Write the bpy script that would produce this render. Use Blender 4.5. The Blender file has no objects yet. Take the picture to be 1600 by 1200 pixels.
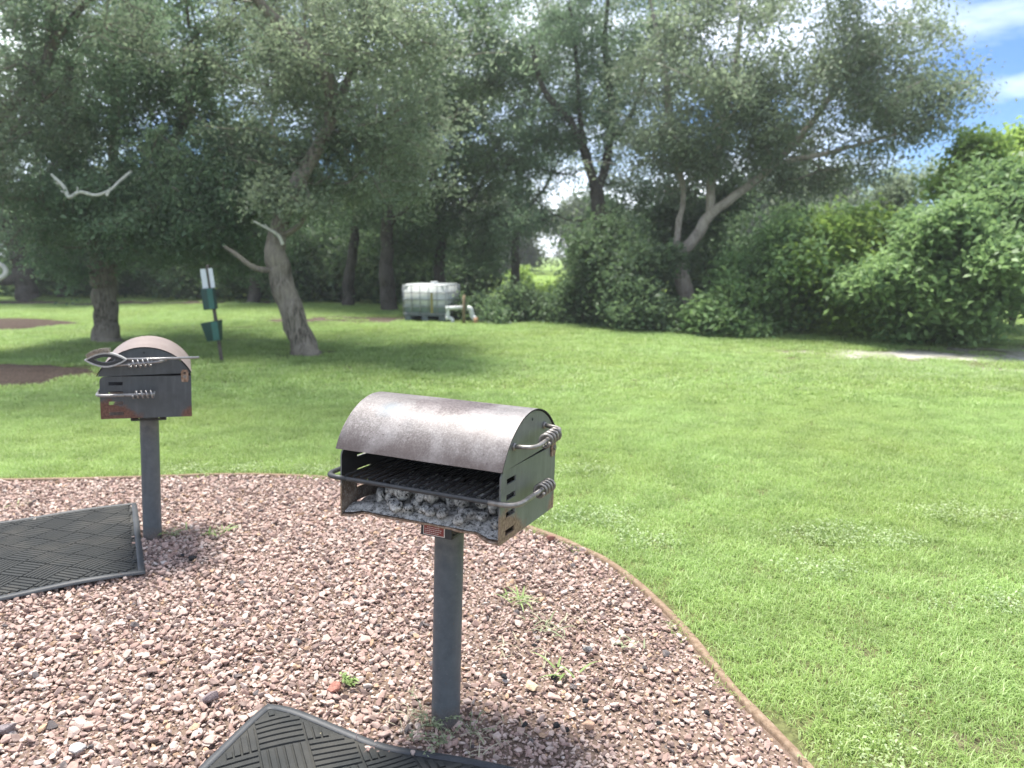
import bpy, bmesh, math, random
import numpy as np
from mathutils import Vector, Matrix, Euler
R = math.radians
SC = bpy.context.scene
COL = SC.collection

# ------------------------------------------------------------------ camera, sky, sun, exposure
cam_d = bpy.data.cameras.new('camera')
cam_d.sensor_width = 36.0
cam_d.lens = 27.0
cam_d.clip_end = 2000
cam_d.dof.use_dof = True
cam_d.dof.focus_distance = 2.45
cam_d.dof.aperture_fstop = 2.8
cam = bpy.data.objects.new('camera', cam_d)
cam.location = (0, 0, 1.45)
cam.rotation_euler = (R(90 - 9.5), 0, 0)
COL.objects.link(cam)
SC.camera = cam

SUN_EL, SUN_AZ = 74.0, -35.0        # azimuth from +Y (ahead of the camera) towards +X
world = bpy.data.worlds.new('World')
SC.world = world
world.use_nodes = True
wn, wl = world.node_tree.nodes, world.node_tree.links
wn.clear()
wout = wn.new('ShaderNodeOutputWorld')
bg = wn.new('ShaderNodeBackground')
sky = wn.new('ShaderNodeTexSky')
sky.sky_type = 'NISHITA'
sky.sun_disc = False
sky.sun_elevation = R(SUN_EL)
sky.sun_rotation = R(SUN_AZ)
sky.air_density = 1.0
sky.dust_density = 0.1
sky.ozone_density = 1.6
tcw = wn.new('ShaderNodeTexCoord')
mpw = wn.new('ShaderNodeMapping')
mpw.inputs['Scale'].default_value = (1.0, 1.0, 3.2)
mpw.inputs['Location'].default_value = (9.4, 4.1, 15.8)
nzw = wn.new('ShaderNodeTexNoise')
nzw.inputs['Scale'].default_value = 2.3
nzw.inputs['Detail'].default_value = 7
nzw.inputs['Roughness'].default_value = 0.55
rpw = wn.new('ShaderNodeValToRGB')
rpw.color_ramp.elements[0].position = 0.41
rpw.color_ramp.elements[1].position = 0.66
rpw.color_ramp.elements[0].color = (0, 0, 0, 1)
rpw.color_ramp.elements[1].color = (0.85, 0.85, 0.85, 1)
mxw = wn.new('ShaderNodeMixRGB')
mxw.inputs['Color2'].default_value = (6.9, 7.1, 7.5, 1)
hsw = wn.new('ShaderNodeMixRGB')
hsw.blend_type = 'MULTIPLY'
hsw.inputs['Fac'].default_value = 1.0
hsw.inputs['Color2'].default_value = (0.215, 0.31, 0.46, 1)
wl.new(sky.outputs['Color'], hsw.inputs['Color1'])
wl.new(tcw.outputs['Generated'], mpw.inputs['Vector'])
wl.new(mpw.outputs['Vector'], nzw.inputs['Vector'])
wl.new(nzw.outputs['Fac'], rpw.inputs['Fac'])
wl.new(rpw.outputs['Color'], mxw.inputs['Fac'])
wl.new(hsw.outputs['Color'], mxw.inputs['Color1'])
wl.new(mxw.outputs['Color'], bg.inputs['Color'])
bg.inputs['Strength'].default_value = 0.10
wl.new(bg.outputs['Background'], wout.inputs['Surface'])

sun_d = bpy.data.lights.new('sun', 'SUN')
sun_d.energy = 2.5
sun_d.angle = R(14)
sun_d.color = (1.0, 0.95, 0.88)
sun = bpy.data.objects.new('sun', sun_d)
sv = Vector((math.sin(R(SUN_AZ)) * math.cos(R(SUN_EL)), math.cos(R(SUN_AZ)) * math.cos(R(SUN_EL)), math.sin(R(SUN_EL))))
sun.rotation_euler = (-sv).to_track_quat('-Z', 'Y').to_euler()
sun.location = (0, 0, 20)
COL.objects.link(sun)

vs = SC.view_settings
vs.view_transform = 'Standard'
vs.look = 'None'
vs.exposure = 2.05
vs.gamma = 1.0
vs.use_curve_mapping = False
SC.cycles.max_bounces = 6
SC.cycles.transparent_max_bounces = 6

# ------------------------------------------------------------------ helpers
def tag(o, label=None, cat=None, group=None, kind=None):
    if label: o['label'] = label
    if cat: o['category'] = cat
    if group: o['group'] = group
    if kind: o['kind'] = kind
    return o

def link(name, me, mats=None, parent=None, smooth=False, loc=None):
    o = bpy.data.objects.new(name, me)
    COL.objects.link(o)
    if mats is not None:
        if not isinstance(mats, (list, tuple)): mats = [mats]
        for m in mats:
            me.materials.append(m)
    if parent is not None: o.parent = parent
    if loc is not None: o.location = loc
    if smooth: me.polygons.foreach_set('use_smooth', np.ones(len(me.polygons), bool))
    return o

def empty(name, loc, rot=(0, 0, 0)):
    o = bpy.data.objects.new(name, None)
    o.empty_display_size = 0.1
    o.location = loc
    o.rotation_euler = rot
    COL.objects.link(o)
    return o

def mesh_np(name, V, faces_k=None, k=4, attr=None, pyfaces=None):
    """mesh from numpy verts and constant-size faces, or a python face list"""
    me = bpy.data.meshes.new(name)
    if pyfaces is not None:
        me.from_pydata([tuple(v) for v in V], [], pyfaces)
    else:
        V = np.ascontiguousarray(V, np.float32)
        F = np.ascontiguousarray(faces_k, np.int32).reshape(-1, k)
        me.vertices.add(len(V)); me.vertices.foreach_set('co', V.ravel())
        me.loops.add(F.size); me.loops.foreach_set('vertex_index', F.ravel())
        me.polygons.add(len(F)); me.polygons.foreach_set('loop_start', np.arange(0, F.size, k, dtype=np.int32))
        try: me.polygons.foreach_set('loop_total', np.full(len(F), k, np.int32))
        except Exception: pass
    if attr:
        for n, a in attr.items():
            at = me.attributes.new(n, 'FLOAT', 'POINT')
            at.data.foreach_set('value', np.ascontiguousarray(a, np.float32))
    me.update(calc_edges=True)
    return me

def tube_arrays(P, rad, sides=8, cap=True, closed=False):
    """tube along polyline P (n,3), radius array -> verts, quads"""
    P = np.asarray(P, float); n = len(P)
    rad = np.broadcast_to(np.asarray(rad, float), (n,))
    T = np.gradient(P, axis=0)
    if closed:
        T = np.roll(P, -1, 0) - np.roll(P, 1, 0)
    T /= np.linalg.norm(T, axis=1)[:, None] + 1e-12
    N = np.zeros_like(P)
    a = np.array([0, 0, 1.0]) if abs(T[0][2]) < .9 else np.array([1.0, 0, 0])
    u = np.cross(T[0], a); u /= np.linalg.norm(u)
    for i in range(n):
        u = u - T[i] * (u @ T[i]); u /= np.linalg.norm(u) + 1e-12
        N[i] = u
    B = np.cross(T, N)
    th = np.linspace(0, 2 * np.pi, sides, endpoint=False)
    V = P[:, None] + rad[:, None, None] * (np.cos(th)[None, :, None] * N[:, None] + np.sin(th)[None, :, None] * B[:, None])
    V = V.reshape(-1, 3)
    i = np.arange(n if closed else n - 1)[:, None]; j = np.arange(sides)[None, :]
    i2 = (i + 1) % n
    j2 = (j + 1) % sides
    Q = np.stack([i * sides + j, i * sides + j2, i2 * sides + j2, i2 * sides + j], -1).reshape(-1, 4)
    return V, Q

class Geo:
    """collects pieces into one mesh"""
    def __init__(s): s.V = []; s.F = []; s.n = 0; s.M = []
    def add(s, V, F, m=0):
        for f in F: s.F.append(tuple(int(x) + s.n for x in f)); s.M.append(m)
        s.V.extend([tuple(map(float, v)) for v in V]); s.n += len(V)
        return s
    def tube(s, P, r, sides=10, caps=True, m=0, closed=False):
        V, Q = tube_arrays(P, r, sides, closed=closed)
        F = [tuple(q) for q in Q]
        if caps and not closed:
            n = len(P)
            F.append(tuple(range(sides))[::-1]); F.append(tuple(range((n - 1) * sides, n * sides)))
        return s.add(V, F, m)
    def box(s, c, d, rot=None, m=0):
        c = Vector(c); V = []
        for x in (-1, 1):
            for y in (-1, 1):
                for z in (-1, 1):
                    v = Vector((x * d[0] / 2, y * d[1] / 2, z * d[2] / 2))
                    if rot is not None: v = rot @ v
                    V.append(c + v)
        F = [(0, 1, 3, 2), (4, 6, 7, 5), (0, 4, 5, 1), (2, 3, 7, 6), (0, 2, 6, 4), (1, 5, 7, 3)]
        return s.add(V, F, m)
    def mesh(s, name='m'):
        me = bpy.data.meshes.new(name)
        me.from_pydata(s.V, [], s.F)
        me.polygons.foreach_set('material_index', np.array(s.M, np.int32))
        me.update()
        return me
    def build(s, name, mats, parent=None, smooth=False, bevel=0.0, loc=None):
        o = link(name, s.mesh(name), mats, parent, smooth, loc)
        if bevel:
            b = o.modifiers.new('bevel', 'BEVEL'); b.width = bevel; b.segments = 2; b.limit_method = 'ANGLE'; b.angle_limit = R(40)
        return o

def smooth_path(pts, per=8):
    """Catmull-Rom through pts"""
    p = [np.array(q, float) for q in pts]
    p = [2 * p[0] - p[1]] + p + [2 * p[-1] - p[-2]]
    out = []
    for i in range(1, len(p) - 2):
        a, b, c, d = p[i - 1], p[i], p[i + 1], p[i + 2]
        for t in np.linspace(0, 1, per, endpoint=False):
            out.append(.5 * ((2 * b) + (c - a) * t + (2 * a - 5 * b + 4 * c - d) * t * t + (3 * b - a - 3 * c + d) * t ** 3))
    out.append(p[-2])
    return np.array(out)

def round_path(pts, rad, per=7):
    """polyline with circular-ish rounded corners"""
    p = [np.array(q, float) for q in pts]
    out = [p[0]]
    for i in range(1, len(p) - 1):
        a = p[i - 1] - p[i]; b = p[i + 1] - p[i]
        ra = min(rad, np.linalg.norm(a) * .49); rb = min(rad, np.linalg.norm(b) * .49)
        s = p[i] + a / np.linalg.norm(a) * ra; e = p[i] + b / np.linalg.norm(b) * rb
        for t in np.linspace(0, 1, per):
            out.append((1 - t) ** 2 * s + 2 * t * (1 - t) * p[i] + t * t * e)
    out.append(p[-1])
    return np.array(out)

def helix(c0, c1, r, turns, per=12, ph=0.0):
    c0 = np.array(c0, float); c1 = np.array(c1, float)
    ax = c1 - c0; L = np.linalg.norm(ax); ax /= L
    u = np.cross(ax, [0, 0, 1.0]) if abs(ax[2]) < .9 else np.cross(ax, [1.0, 0, 0]); u /= np.linalg.norm(u); w = np.cross(ax, u)
    t = np.linspace(0, 1, int(turns * per) + 1)
    th = 2 * np.pi * turns * t + ph
    return c0 + ax * (L * t)[:, None] + r * (np.cos(th)[:, None] * u + np.sin(th)[:, None] * w)

# value noise for shapes
_rn = np.random.RandomState(5).rand(64, 64)
def vnoise(x, y):
    x = np.asarray(x, float); y = np.asarray(y, float)
    xi = np.floor(x).astype(int); yi = np.floor(y).astype(int); fx = x - xi; fy = y - yi
    fx = fx * fx * (3 - 2 * fx); fy = fy * fy * (3 - 2 * fy)
    g = lambda a, b: _rn[a % 64, b % 64]
    return (g(xi, yi) * (1 - fx) + g(xi + 1, yi) * fx) * (1 - fy) + (g(xi, yi + 1) * (1 - fx) + g(xi + 1, yi + 1) * fx) * fy
def fbm(x, y, o=4):
    s = 0; a = .5
    for k in range(o):
        s = s + a * vnoise(np.asarray(x) * 2 ** k + 7.3 * k, np.asarray(y) * 2 ** k + 3.1 * k); a *= .5
    return s

# ------------------------------------------------------------------ materials
class NT:
    def __init__(s, name):
        s.m = bpy.data.materials.new(name); s.m.use_nodes = True
        s.n = s.m.node_tree.nodes; s.l = s.m.node_tree.links
        s.b = s.n['Principled BSDF']; s.out = s.n['Material Output']
    def node(s, t, **kw):
        n = s.n.new(t)
        for k, v in kw.items():
            if k in n.inputs.keys() if isinstance(k, str) else False: n.inputs[k].default_value = v
            else: setattr(n, k, v)
        return n
    def obj(s):
        return s.node('ShaderNodeTexCoord').outputs['Object']
    def pos(s):
        return s.node('ShaderNodeNewGeometry').outputs['Position']
    def noise(s, vec, scale, detail=4, rough=.55, dist=0.0, out='Fac'):
        n = s.node('ShaderNodeTexNoise'); n.inputs['Scale'].default_value = scale
        n.inputs['Detail'].default_value = detail; n.inputs['Roughness'].default_value = rough
        n.inputs['Distortion'].default_value = dist
        s.l.new(vec, n.inputs['Vector']); return n.outputs[out]
    def mapping(s, vec, scale=(1, 1, 1), loc=(0, 0, 0), rot=(0, 0, 0)):
        n = s.node('ShaderNodeMapping'); n.inputs['Scale'].default_value = scale
        n.inputs['Location'].default_value = loc; n.inputs['Rotation'].default_value = rot
        s.l.new(vec, n.inputs['Vector']); return n.outputs['Vector']
    def ramp(s, fac, stops, interp='LINEAR'):
        n = s.node('ShaderNodeValToRGB'); cr = n.color_ramp; cr.interpolation = interp
        while len(cr.elements) < len(stops): cr.elements.new(.5)
        for e, (p, c) in zip(cr.elements, stops):
            e.position = p; e.color = (c, c, c, 1) if isinstance(c, (int, float)) else (*c, 1)
        s.l.new(fac, n.inputs['Fac']); return n.outputs['Color']
    def mix(s, fac, a, b, mode='MIX'):
        n = s.node('ShaderNodeMixRGB', blend_type=mode)
        for k, v in (('Fac', fac), ('Color1', a), ('Color2', b)):
            if isinstance(v, bpy.types.NodeSocket): s.l.new(v, n.inputs[k])
            elif isinstance(v, (int, float)): n.inputs[k].default_value = v if k == 'Fac' else (v, v, v, 1)
            else: n.inputs[k].default_value = (*v, 1)
        return n.outputs['Color']
    def math(s, op, a, b=None):
        n = s.node('ShaderNodeMath', operation=op)
        for i, v in enumerate((a, b)):
            if v is None: continue
            if isinstance(v, bpy.types.NodeSocket): s.l.new(v, n.inputs[i])
            else: n.inputs[i].default_value = v
        return n.outputs[0]
    def sep(s, vec):
        n = s.node('ShaderNodeSeparateXYZ'); s.l.new(vec, n.inputs[0]); return n.outputs
    def attr(s, name, typ='GEOMETRY'):
        n = s.node('ShaderNodeAttribute', attribute_name=name, attribute_type=typ); return n.outputs['Fac']
    def set(s, **kw):
        al = {'color': 'Base Color', 'rough': 'Roughness', 'metal': 'Metallic', 'spec': 'Specular IOR Level'}
        for k, v in kw.items():
            i = s.b.inputs[al.get(k, k)]
            if isinstance(v, bpy.types.NodeSocket): s.l.new(v, i)
            elif isinstance(v, (tuple, list)) and len(v) == 3: i.default_value = (*v, 1)
            else: i.default_value = v
        return s
    def bump(s, h, strength=.3, dist=.002):
        n = s.node('ShaderNodeBump'); n.inputs['Strength'].default_value = strength; n.inputs['Distance'].default_value = dist
        s.l.new(h, n.inputs['Height']); s.l.new(n.outputs['Normal'], s.b.inputs['Normal']); return s

def simple(name, c, rough=.6, metal=0.0, var=.15, scale=20, bump=.15, bd=.002):
    t = NT(name); v = t.obj(); f = t.noise(v, scale, 5, .6)
    lo = tuple(x * (1 - var) for x in c); hi = tuple(min(1, x * (1 + var)) for x in c)
    t.set(color=t.ramp(f, [(.3, lo), (.7, hi)]), rough=rough, metal=metal)
    if bump: t.bump(f, bump, bd)
    return t.m

def mat_leaf(name, dark, light, trans=.35, rough=.5, scale=.9):
    t = NT(name)
    a = t.attr('var'); p = t.noise(t.pos(), scale, 2, .5)
    f = t.math('ADD', t.math('MULTIPLY', a, .62), t.math('MULTIPLY', p, .45))
    c = t.ramp(f, [(.22, dark), (.62, tuple((x + y) / 2 for x, y in zip(dark, light))), (.95, light)])
    t.set(color=c, rough=rough, spec=.3)
    tr = t.node('ShaderNodeBsdfTranslucent')
    t.l.new(t.mix(.5, c, tuple(min(1, x * 1.5) for x in light)), tr.inputs['Color'])
    ms = t.node('ShaderNodeMixShader'); ms.inputs[0].default_value = trans
    t.l.new(t.b.outputs[0], ms.inputs[1]); t.l.new(tr.outputs[0], ms.inputs[2]); t.l.new(ms.outputs[0], t.out.inputs['Surface'])
    return t.m

def mat_bark(name, dark, light, scale=9):
    t = NT(name); v = t.mapping(t.obj(), (1, 1, .22))
    f = t.noise(v, scale * 2.2, 7, .7, 1.2); g = t.noise(t.obj(), 2.2, 3)
    c = t.mix(t.ramp(g, [(.4, 0.0), (.65, .6)]), t.ramp(f, [(.38, dark), (.60, light)]), tuple(min(1, x * 1.25 + .015) for x in light))
    t.set(color=c, rough=.9, spec=.15).bump(f, .7, .02)
    return t.m

M = {}
M['bark_grey'] = mat_bark('bark_grey', (.045, .040, .030), (.23, .205, .165))
M['bark_dark'] = mat_bark('bark_dark', (.03, .027, .022), (.10, .09, .075))
M['bark_pale'] = mat_bark('bark_pale', (.13, .11, .09), (.38, .34, .285))
M['dead_wood'] = mat_bark('dead_wood', (.42, .42, .37), (.62, .62, .56))
M['leaf_oak'] = mat_leaf('leaf_oak', (.085, .150, .085), (.230, .325, .190), .47)
M['leaf_oak_grey'] = mat_leaf('leaf_oak_grey', (.098, .142, .086), (.285, .350, .225), .46)
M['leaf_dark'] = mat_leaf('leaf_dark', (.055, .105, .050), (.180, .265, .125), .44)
M['leaf_bright'] = mat_leaf('leaf_bright', (.11, .21, .04), (.38, .52, .13), .45)
M['leaf_mid'] = mat_leaf('leaf_mid', (.075, .15, .048), (.27, .40, .16), .40)
M['leaf_far'] = mat_leaf('leaf_far', (.05, .085, .03), (.14, .19, .075), .3, scale=.3)
M['leaf_brown'] = mat_leaf('leaf_brown', (.10, .09, .04), (.24, .22, .11), .3, scale=.3)

# ------------------------------------------------------------------ ground
EDGE = np.array([(1.02, -1.0), (.99, .4), (.93, 1.3), (.85, 1.95), (.75, 2.36), (.64, 2.95), (.44, 3.50), (.08, 3.95), (-.45, 4.46),
                 (-1.13, 4.84), (-1.85, 4.94), (-2.6, 4.86), (-3.4, 4.82), (-4.4, 4.9), (-5.4, 5.1)])
EDGE = smooth_path(EDGE, 10)
POLY = np.vstack([EDGE, [(-5.4, -1.0)]])
def in_poly(x, y, poly=POLY):
    c = np.zeros(np.shape(x), bool)
    j = len(poly) - 1
    for i in range(len(poly)):
        xi, yi = poly[i]; xj, yj = poly[j]
        if yi != yj:
            c ^= ((yi > y) != (yj > y)) & (x < (xj - xi) * (y - yi) / (yj - yi) + xi)
        j = i
    return c
def dist_line(x, y, L=EDGE):
    d = np.full(np.shape(x), 1e9)
    for a, b in zip(L[:-1], L[1:]):
        ab = b - a; t = np.clip(((x - a[0]) * ab[0] + (y - a[1]) * ab[1]) / (ab @ ab), 0, 1)
        d = np.minimum(d, np.hypot(x - a[0] - t * ab[0], y - a[1] - t * ab[1]))
    return d
def blob(x, y, cx, cy, rx, ry, soft=.5, nz=.6, ns=1.2, rot=0.0):
    dx = x - cx; dy = y - cy; c, s = math.cos(rot), math.sin(rot)
    u = (dx * c + dy * s) / rx; v = (-dx * s + dy * c) / ry
    r = np.sqrt(u * u + v * v) + nz * (fbm(x * ns + cx, y * ns + cy) - .47) * 2
    return np.clip((1 + soft - r) / (2 * soft), 0, 1)
def sand_mask(x, y):
    m = np.maximum(blob(x, y, 5.5, 11.5, 1.3, .55, .7, 1.5, 2.6), blob(x, y, 7.9, 11.0, 2.0, 1.2, .7, 1.5, 2.3))
    m = np.maximum(m, .8 * blob(x, y, 8.6, 9.9, 1.4, .5, .4, .7, 1.5))
    m = np.maximum(m, .8 * blob(x, y, -6.0, 15.5, 1.1, .22, .3, .5, 1.0))
    m = np.maximum(m, .7 * blob(x, y, -4.5, 13.2, .7, .15, .3, .5, 1.0))
    return m
def bare_mask(x, y):
    m = blob(x, y, -3.4, 17.6, 3.0, .8, .35, .6, .8)
    m = np.maximum(m, .8 * blob(x, y, 1.18, 2.55, .10, .05, .9, 1.0, 9))
    m = np.maximum(m, .8 * blob(x, y, 1.42, 2.1, .16, .06, .9, 1.0, 9))
    for tx, ty in ((-6.85, 13.0), (-3.05, 11.25)):
        m = np.maximum(m, blob(x, y, tx, ty, .42, .38, .5, .6, 2.5))
    m = np.maximum(m, blob(x, y, -12, 24.0, 9, 1.2, .3, .5, .5))
    return m
def pale_mask(x, y):
    """grey-green creeping weed patches in the lawn"""
    m = blob(x, y, 5.6, 9.6, 2.4, 1.1, .4, .7, 1.2)
    for (cx, cy, rx, ry) in ((1.75, 3.75, .30, .12), (1.35, 3.35, .2, .07), (2.6, 4.1, .35, .12), (.42, 4.05, .25, .12), (.62, 3.7, .16, .08),
                             (2.2, 3.0, .3, .06), (1.05, 1.95, .15, .1), (-1.0, 5.0, 1.3, .07), (1.15, 2.2, .1, .07)):
        m = np.maximum(m, .9 * blob(x, y, cx, cy, rx, ry, .5, .8, 4))
    return m

gx = np.unique(np.concatenate([-np.geomspace(30, 600, 14), np.arange(-30, -9, 1.0), np.arange(-9, 11, .16), np.arange(11, 30, 1.0), np.geomspace(30, 600, 14)]))
gy = np.unique(np.concatenate([-np.geomspace(3, 200, 10), np.arange(-3, 1, .5), np.arange(1, 14, .16), np.arange(14, 45, .6), np.geomspace(45, 900, 16)]))
X, Y = np.meshgrid(gx, gy)
Z = .05 * (fbm(X * .25, Y * .25) - .47) * np.clip((Y - 6) / 6, 0, 1)
def ground_z(x, y):
    return .05 * (fbm(np.asarray(x, float) * .25, np.asarray(y, float) * .25) - .47) * np.clip((np.asarray(y, float) - 6) / 6, 0, 1)
nx, ny = len(gx), len(gy)
ii, jj = np.meshgrid(np.arange(ny - 1), np.arange(nx - 1), indexing='ij')
Q = np.stack([ii * nx + jj, ii * nx + jj + 1, (ii + 1) * nx + jj + 1, (ii + 1) * nx + jj], -1).reshape(-1, 4)
t = NT('lawn_ground')
v = t.pos()
n1 = t.noise(v, 1.1, 5, .6); n2 = t.noise(v, 30, 4, .7); n3 = t.noise(v, .35, 3)
grass = t.mix(t.ramp(n3, [(.35, 0.0), (.7, 1.0)]), t.ramp(n1, [(.3, (.15, .24, .05)), (.7, (.22, .33, .075))]), t.ramp(n1, [(.3, (.19, .28, .055)), (.7, (.26, .36, .08))]))
grass = t.mix(t.ramp(n2, [(.35, .75), (.6, 0.0)]), grass, (.09, .13, .035))
bare = t.ramp(n2, [(.3, (.06, .045, .032)), (.7, (.17, .14, .105))])
sand = t.ramp(n2, [(.3, (.36, .335, .30)), (.7, (.60, .575, .54))])
thatch = t.ramp(n2, [(.3, (.055, .060, .025)), (.7, (.17, .185, .075))])
c = t.mix(t.attr('field'), thatch, grass)
c = t.mix(t.attr('bare'), c, bare)
sf = t.math('ADD', t.attr('sand'), t.math('MULTIPLY', t.math('SUBTRACT', t.noise(v, 5.5, 7, .8), .5), 2.2))
c = t.mix(t.ramp(sf, [(.35, 0.0), (1.05, .75)]), c, sand)
t.set(color=c, rough=.95, spec=.1).bump(n2, .6, .03)
M['ground'] = t.m
me = mesh_np('ground', np.stack([X, Y, Z], -1).reshape(-1, 3), Q, 4,
             {'sand': sand_mask(X, Y).ravel(), 'bare': bare_mask(X, Y).ravel(), 'field': np.clip((Y - 20) / 8, 0.0, 1).ravel()})
tag(link('ground', me, M['ground'], smooth=True), kind='structure')

# gravel bed sheet, edging
t = NT('gravel_soil'); n = t.noise(t.pos(), 60, 5, .7)
t.set(color=t.ramp(n, [(.3, (.09, .065, .05)), (.7, (.25, .185, .145))]), rough=.95, spec=.1).bump(n, .8, .01)
bm = bmesh.new()
bm.faces.new([bm.verts.new((x, y, .004)) for x, y in POLY][::1])
bmesh.ops.triangulate(bm, faces=bm.faces[:])
me = bpy.data.meshes.new('gravel_bed'); bm.normal_update(); bm.to_mesh(me); bm.free()
if me.polygons[0].normal.z < 0: me.flip_normals()
tag(link('gravel_bed', me, t.m), kind='structure')

t = NT('edging_metal'); v = t.pos(); n = t.noise(v, 45, 6, .7); n2 = t.noise(v, 6, 3)
c = t.mix(t.ramp(n2, [(.4, 0.0), (.7, .6)]), t.ramp(n, [(.3, (.11, .075, .05)), (.52, (.24, .175, .12)), (.75, (.36, .29, .22))]), (.20, .135, .09))
t.set(color=c, rough=.9, spec=.15).bump(n, .7, .006)
M['edging'] = t.m
g = Geo()
nrm = np.gradient(EDGE, axis=0); nrm = np.stack([nrm[:, 1], -nrm[:, 0]], -1); nrm /= np.linalg.norm(nrm, axis=1)[:, None]
s_ = np.arange(len(EDGE))
wv = .017 + .007 * (fbm(s_ * .35, s_ * 0 + 2) - .47) * 2
prof = [(-1, -.01), (-1, .016), (-.55, .023), (.55, .021), (1, .013), (1, -.01)]
V = []
for i in range(len(EDGE)):
    for a, z in prof:
        p = EDGE[i] + nrm[i] * a * wv[i]
        V.append((p[0], p[1], z + .004 * (vnoise(i * .9, a * 3 + 9) - .5)))
k = len(prof)
F = [(i * k + j, i * k + j + 1, (i + 1) * k + j + 1, (i + 1) * k + j) for i in range(len(EDGE) - 1) for j in range(k - 1)]
g.add(V, F)
o = g.build('garden_edging', M['edging'], smooth=True)
tag(o, 'curved rusty tan edging strip between the gravel bed and the lawn', 'edging')

# mulch beds at left
t = NT('mulch'); v = t.pos(); n = t.noise(v, 28, 6, .75, 1.0)
t.set(color=t.ramp(n, [(.28, (.030, .022, .017)), (.5, (.095, .070, .055)), (.75, (.22, .17, .14))]), rough=.95, spec=.1).bump(n, 1.0, .05)
M['mulch'] = t.m
def mulch(cx, cy, rx, ry, rot):
    th = np.linspace(0, 2 * np.pi, 40, endpoint=False); V = []; F = []
    rings = [0, .35, .7, .9, 1.0]
    for q, r in enumerate(rings[1:]):
        w = 1 + .10 * np.sin(3 * th + cx) + .05 * np.sin(7 * th)
        u = rx * r * w * np.cos(th); vv = ry * r * w * np.sin(th)
        for a, b in zip(u, vv):
            V.append((cx + a * math.cos(rot) - b * math.sin(rot), cy + a * math.sin(rot) + b * math.cos(rot), .10 * (1 - r ** 2) + .03 * (vnoise(a * 6, b * 6) - .3) * (r < 1) + (0.006 if r < 1 else -.01)))
    V.append((cx, cy, .11)); c0 = len(V) - 1
    for j in range(40): F.append((c0, j, (j + 1) % 40))
    for q in range(3):
        for j in range(40): F.append((q * 40 + j, (q + 1) * 40 + j, (q + 1) * 40 + (j + 1) % 40, q * 40 + (j + 1) % 40))
    me = mesh_np('mulch_bed', V, pyfaces=F)
    return tag(link('mulch_bed', me, M['mulch'], smooth=True), kind='structure')
mulch(-7.5, 8.85, 2.5, 1.05, R(14))
mulch(-12.1, 16.0, 2.6, 1.9, R(0))

# ------------------------------------------------------------------ instancing for stuff (grass, gravel)
def scatter(name, P, ROT, SCL, IDX, sources):
    me = bpy.data.meshes.new(name)
    me.vertices.add(len(P)); me.vertices.foreach_set('co', np.ascontiguousarray(P, np.float32).ravel())
    a = me.attributes.new('rot', 'FLOAT_VECTOR', 'POINT'); a.data.foreach_set('vector', np.ascontiguousarray(ROT, np.float32).ravel())
    a = me.attributes.new('scl', 'FLOAT_VECTOR', 'POINT'); a.data.foreach_set('vector', np.ascontiguousarray(SCL, np.float32).ravel())
    a = me.attributes.new('idx', 'INT', 'POINT'); a.data.foreach_set('value', np.ascontiguousarray(IDX, np.int32))
    o = bpy.data.objects.new(name, me); COL.objects.link(o)
    ng = bpy.data.node_groups.new(name, 'GeometryNodeTree')
    ng.interface.new_socket('Geometry', in_out='INPUT', socket_type='NodeSocketGeometry')
    ng.interface.new_socket('Geometry', in_out='OUTPUT', socket_type='NodeSocketGeometry')
    N, L = ng.nodes, ng.links
    gi = N.new('NodeGroupInput'); go = N.new('NodeGroupOutput')
    j = N.new('GeometryNodeJoinGeometry')
    for s in reversed(sources):
        oi = N.new('GeometryNodeObjectInfo'); oi.inputs['Object'].default_value = s; oi.inputs['As Instance'].default_value = True
        L.new(oi.outputs['Geometry'], j.inputs[0])
    ip = N.new('GeometryNodeInstanceOnPoints'); ip.inputs['Pick Instance'].default_value = True
    def na(nm, ty):
        q = N.new('GeometryNodeInputNamedAttribute'); q.data_type = ty; q.inputs['Name'].default_value = nm; return q.outputs['Attribute']
    e2r = N.new('FunctionNodeEulerToRotation'); L.new(na('rot', 'FLOAT_VECTOR'), e2r.inputs[0])
    L.new(gi.outputs[0], ip.inputs['Points']); L.new(j.outputs[0], ip.inputs['Instance'])
    L.new(na('idx', 'INT'), ip.inputs['Instance Index']); L.new(e2r.outputs[0], ip.inputs['Rotation'])
    L.new(na('scl', 'FLOAT_VECTOR'), ip.inputs['Scale']); L.new(ip.outputs[0], go.inputs[0])
    md = o.modifiers.new('scatter', 'NODES'); md.node_group = ng
    return o

def source(name, me, mat):
    me.materials.append(mat)
    return bpy.data.objects.new(name, me)       # never linked to the scene: only a shape for the scatter

# ---- grass
def mat_grass(name, c0, c1, c2, trans=.45):
    t = NT(name); a = t.attr('var'); p = t.pos()
    n = t.noise(p, .55, 3); n2 = t.noise(p, 3.0, 3)
    c = t.ramp(a, [(.0, c0), (.55, c1), (1.0, c2)])
    c = t.mix(t.ramp(n, [(.38, 0.0), (.68, .55)]), c, t.mix(.5, c, (.27, .30, .045)))
    c = t.mix(t.ramp(n2, [(.35, .45), (.6, 0.0)]), c, t.mix(.6, c, (.06, .12, .02)))
    t.set(color=c, rough=.45, spec=.35)
    tr = t.node('ShaderNodeBsdfTranslucent'); t.l.new(c, tr.inputs['Color'])
    ms = t.node('ShaderNodeMixShader'); ms.inputs[0].default_value = trans
    t.l.new(t.b.outputs[0], ms.inputs[1]); t.l.new(tr.outputs[0], ms.inputs[2]); t.l.new(ms.outputs[0], t.out.inputs['Surface'])
    return t.m
M['grass'] = mat_grass('grass', (.235, .38, .095), (.40, .56, .19), (.55, .66, .33))
M['weed'] = mat_grass('weed', (.26, .36, .16), (.38, .49, .25), (.50, .59, .36), .35)

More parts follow.
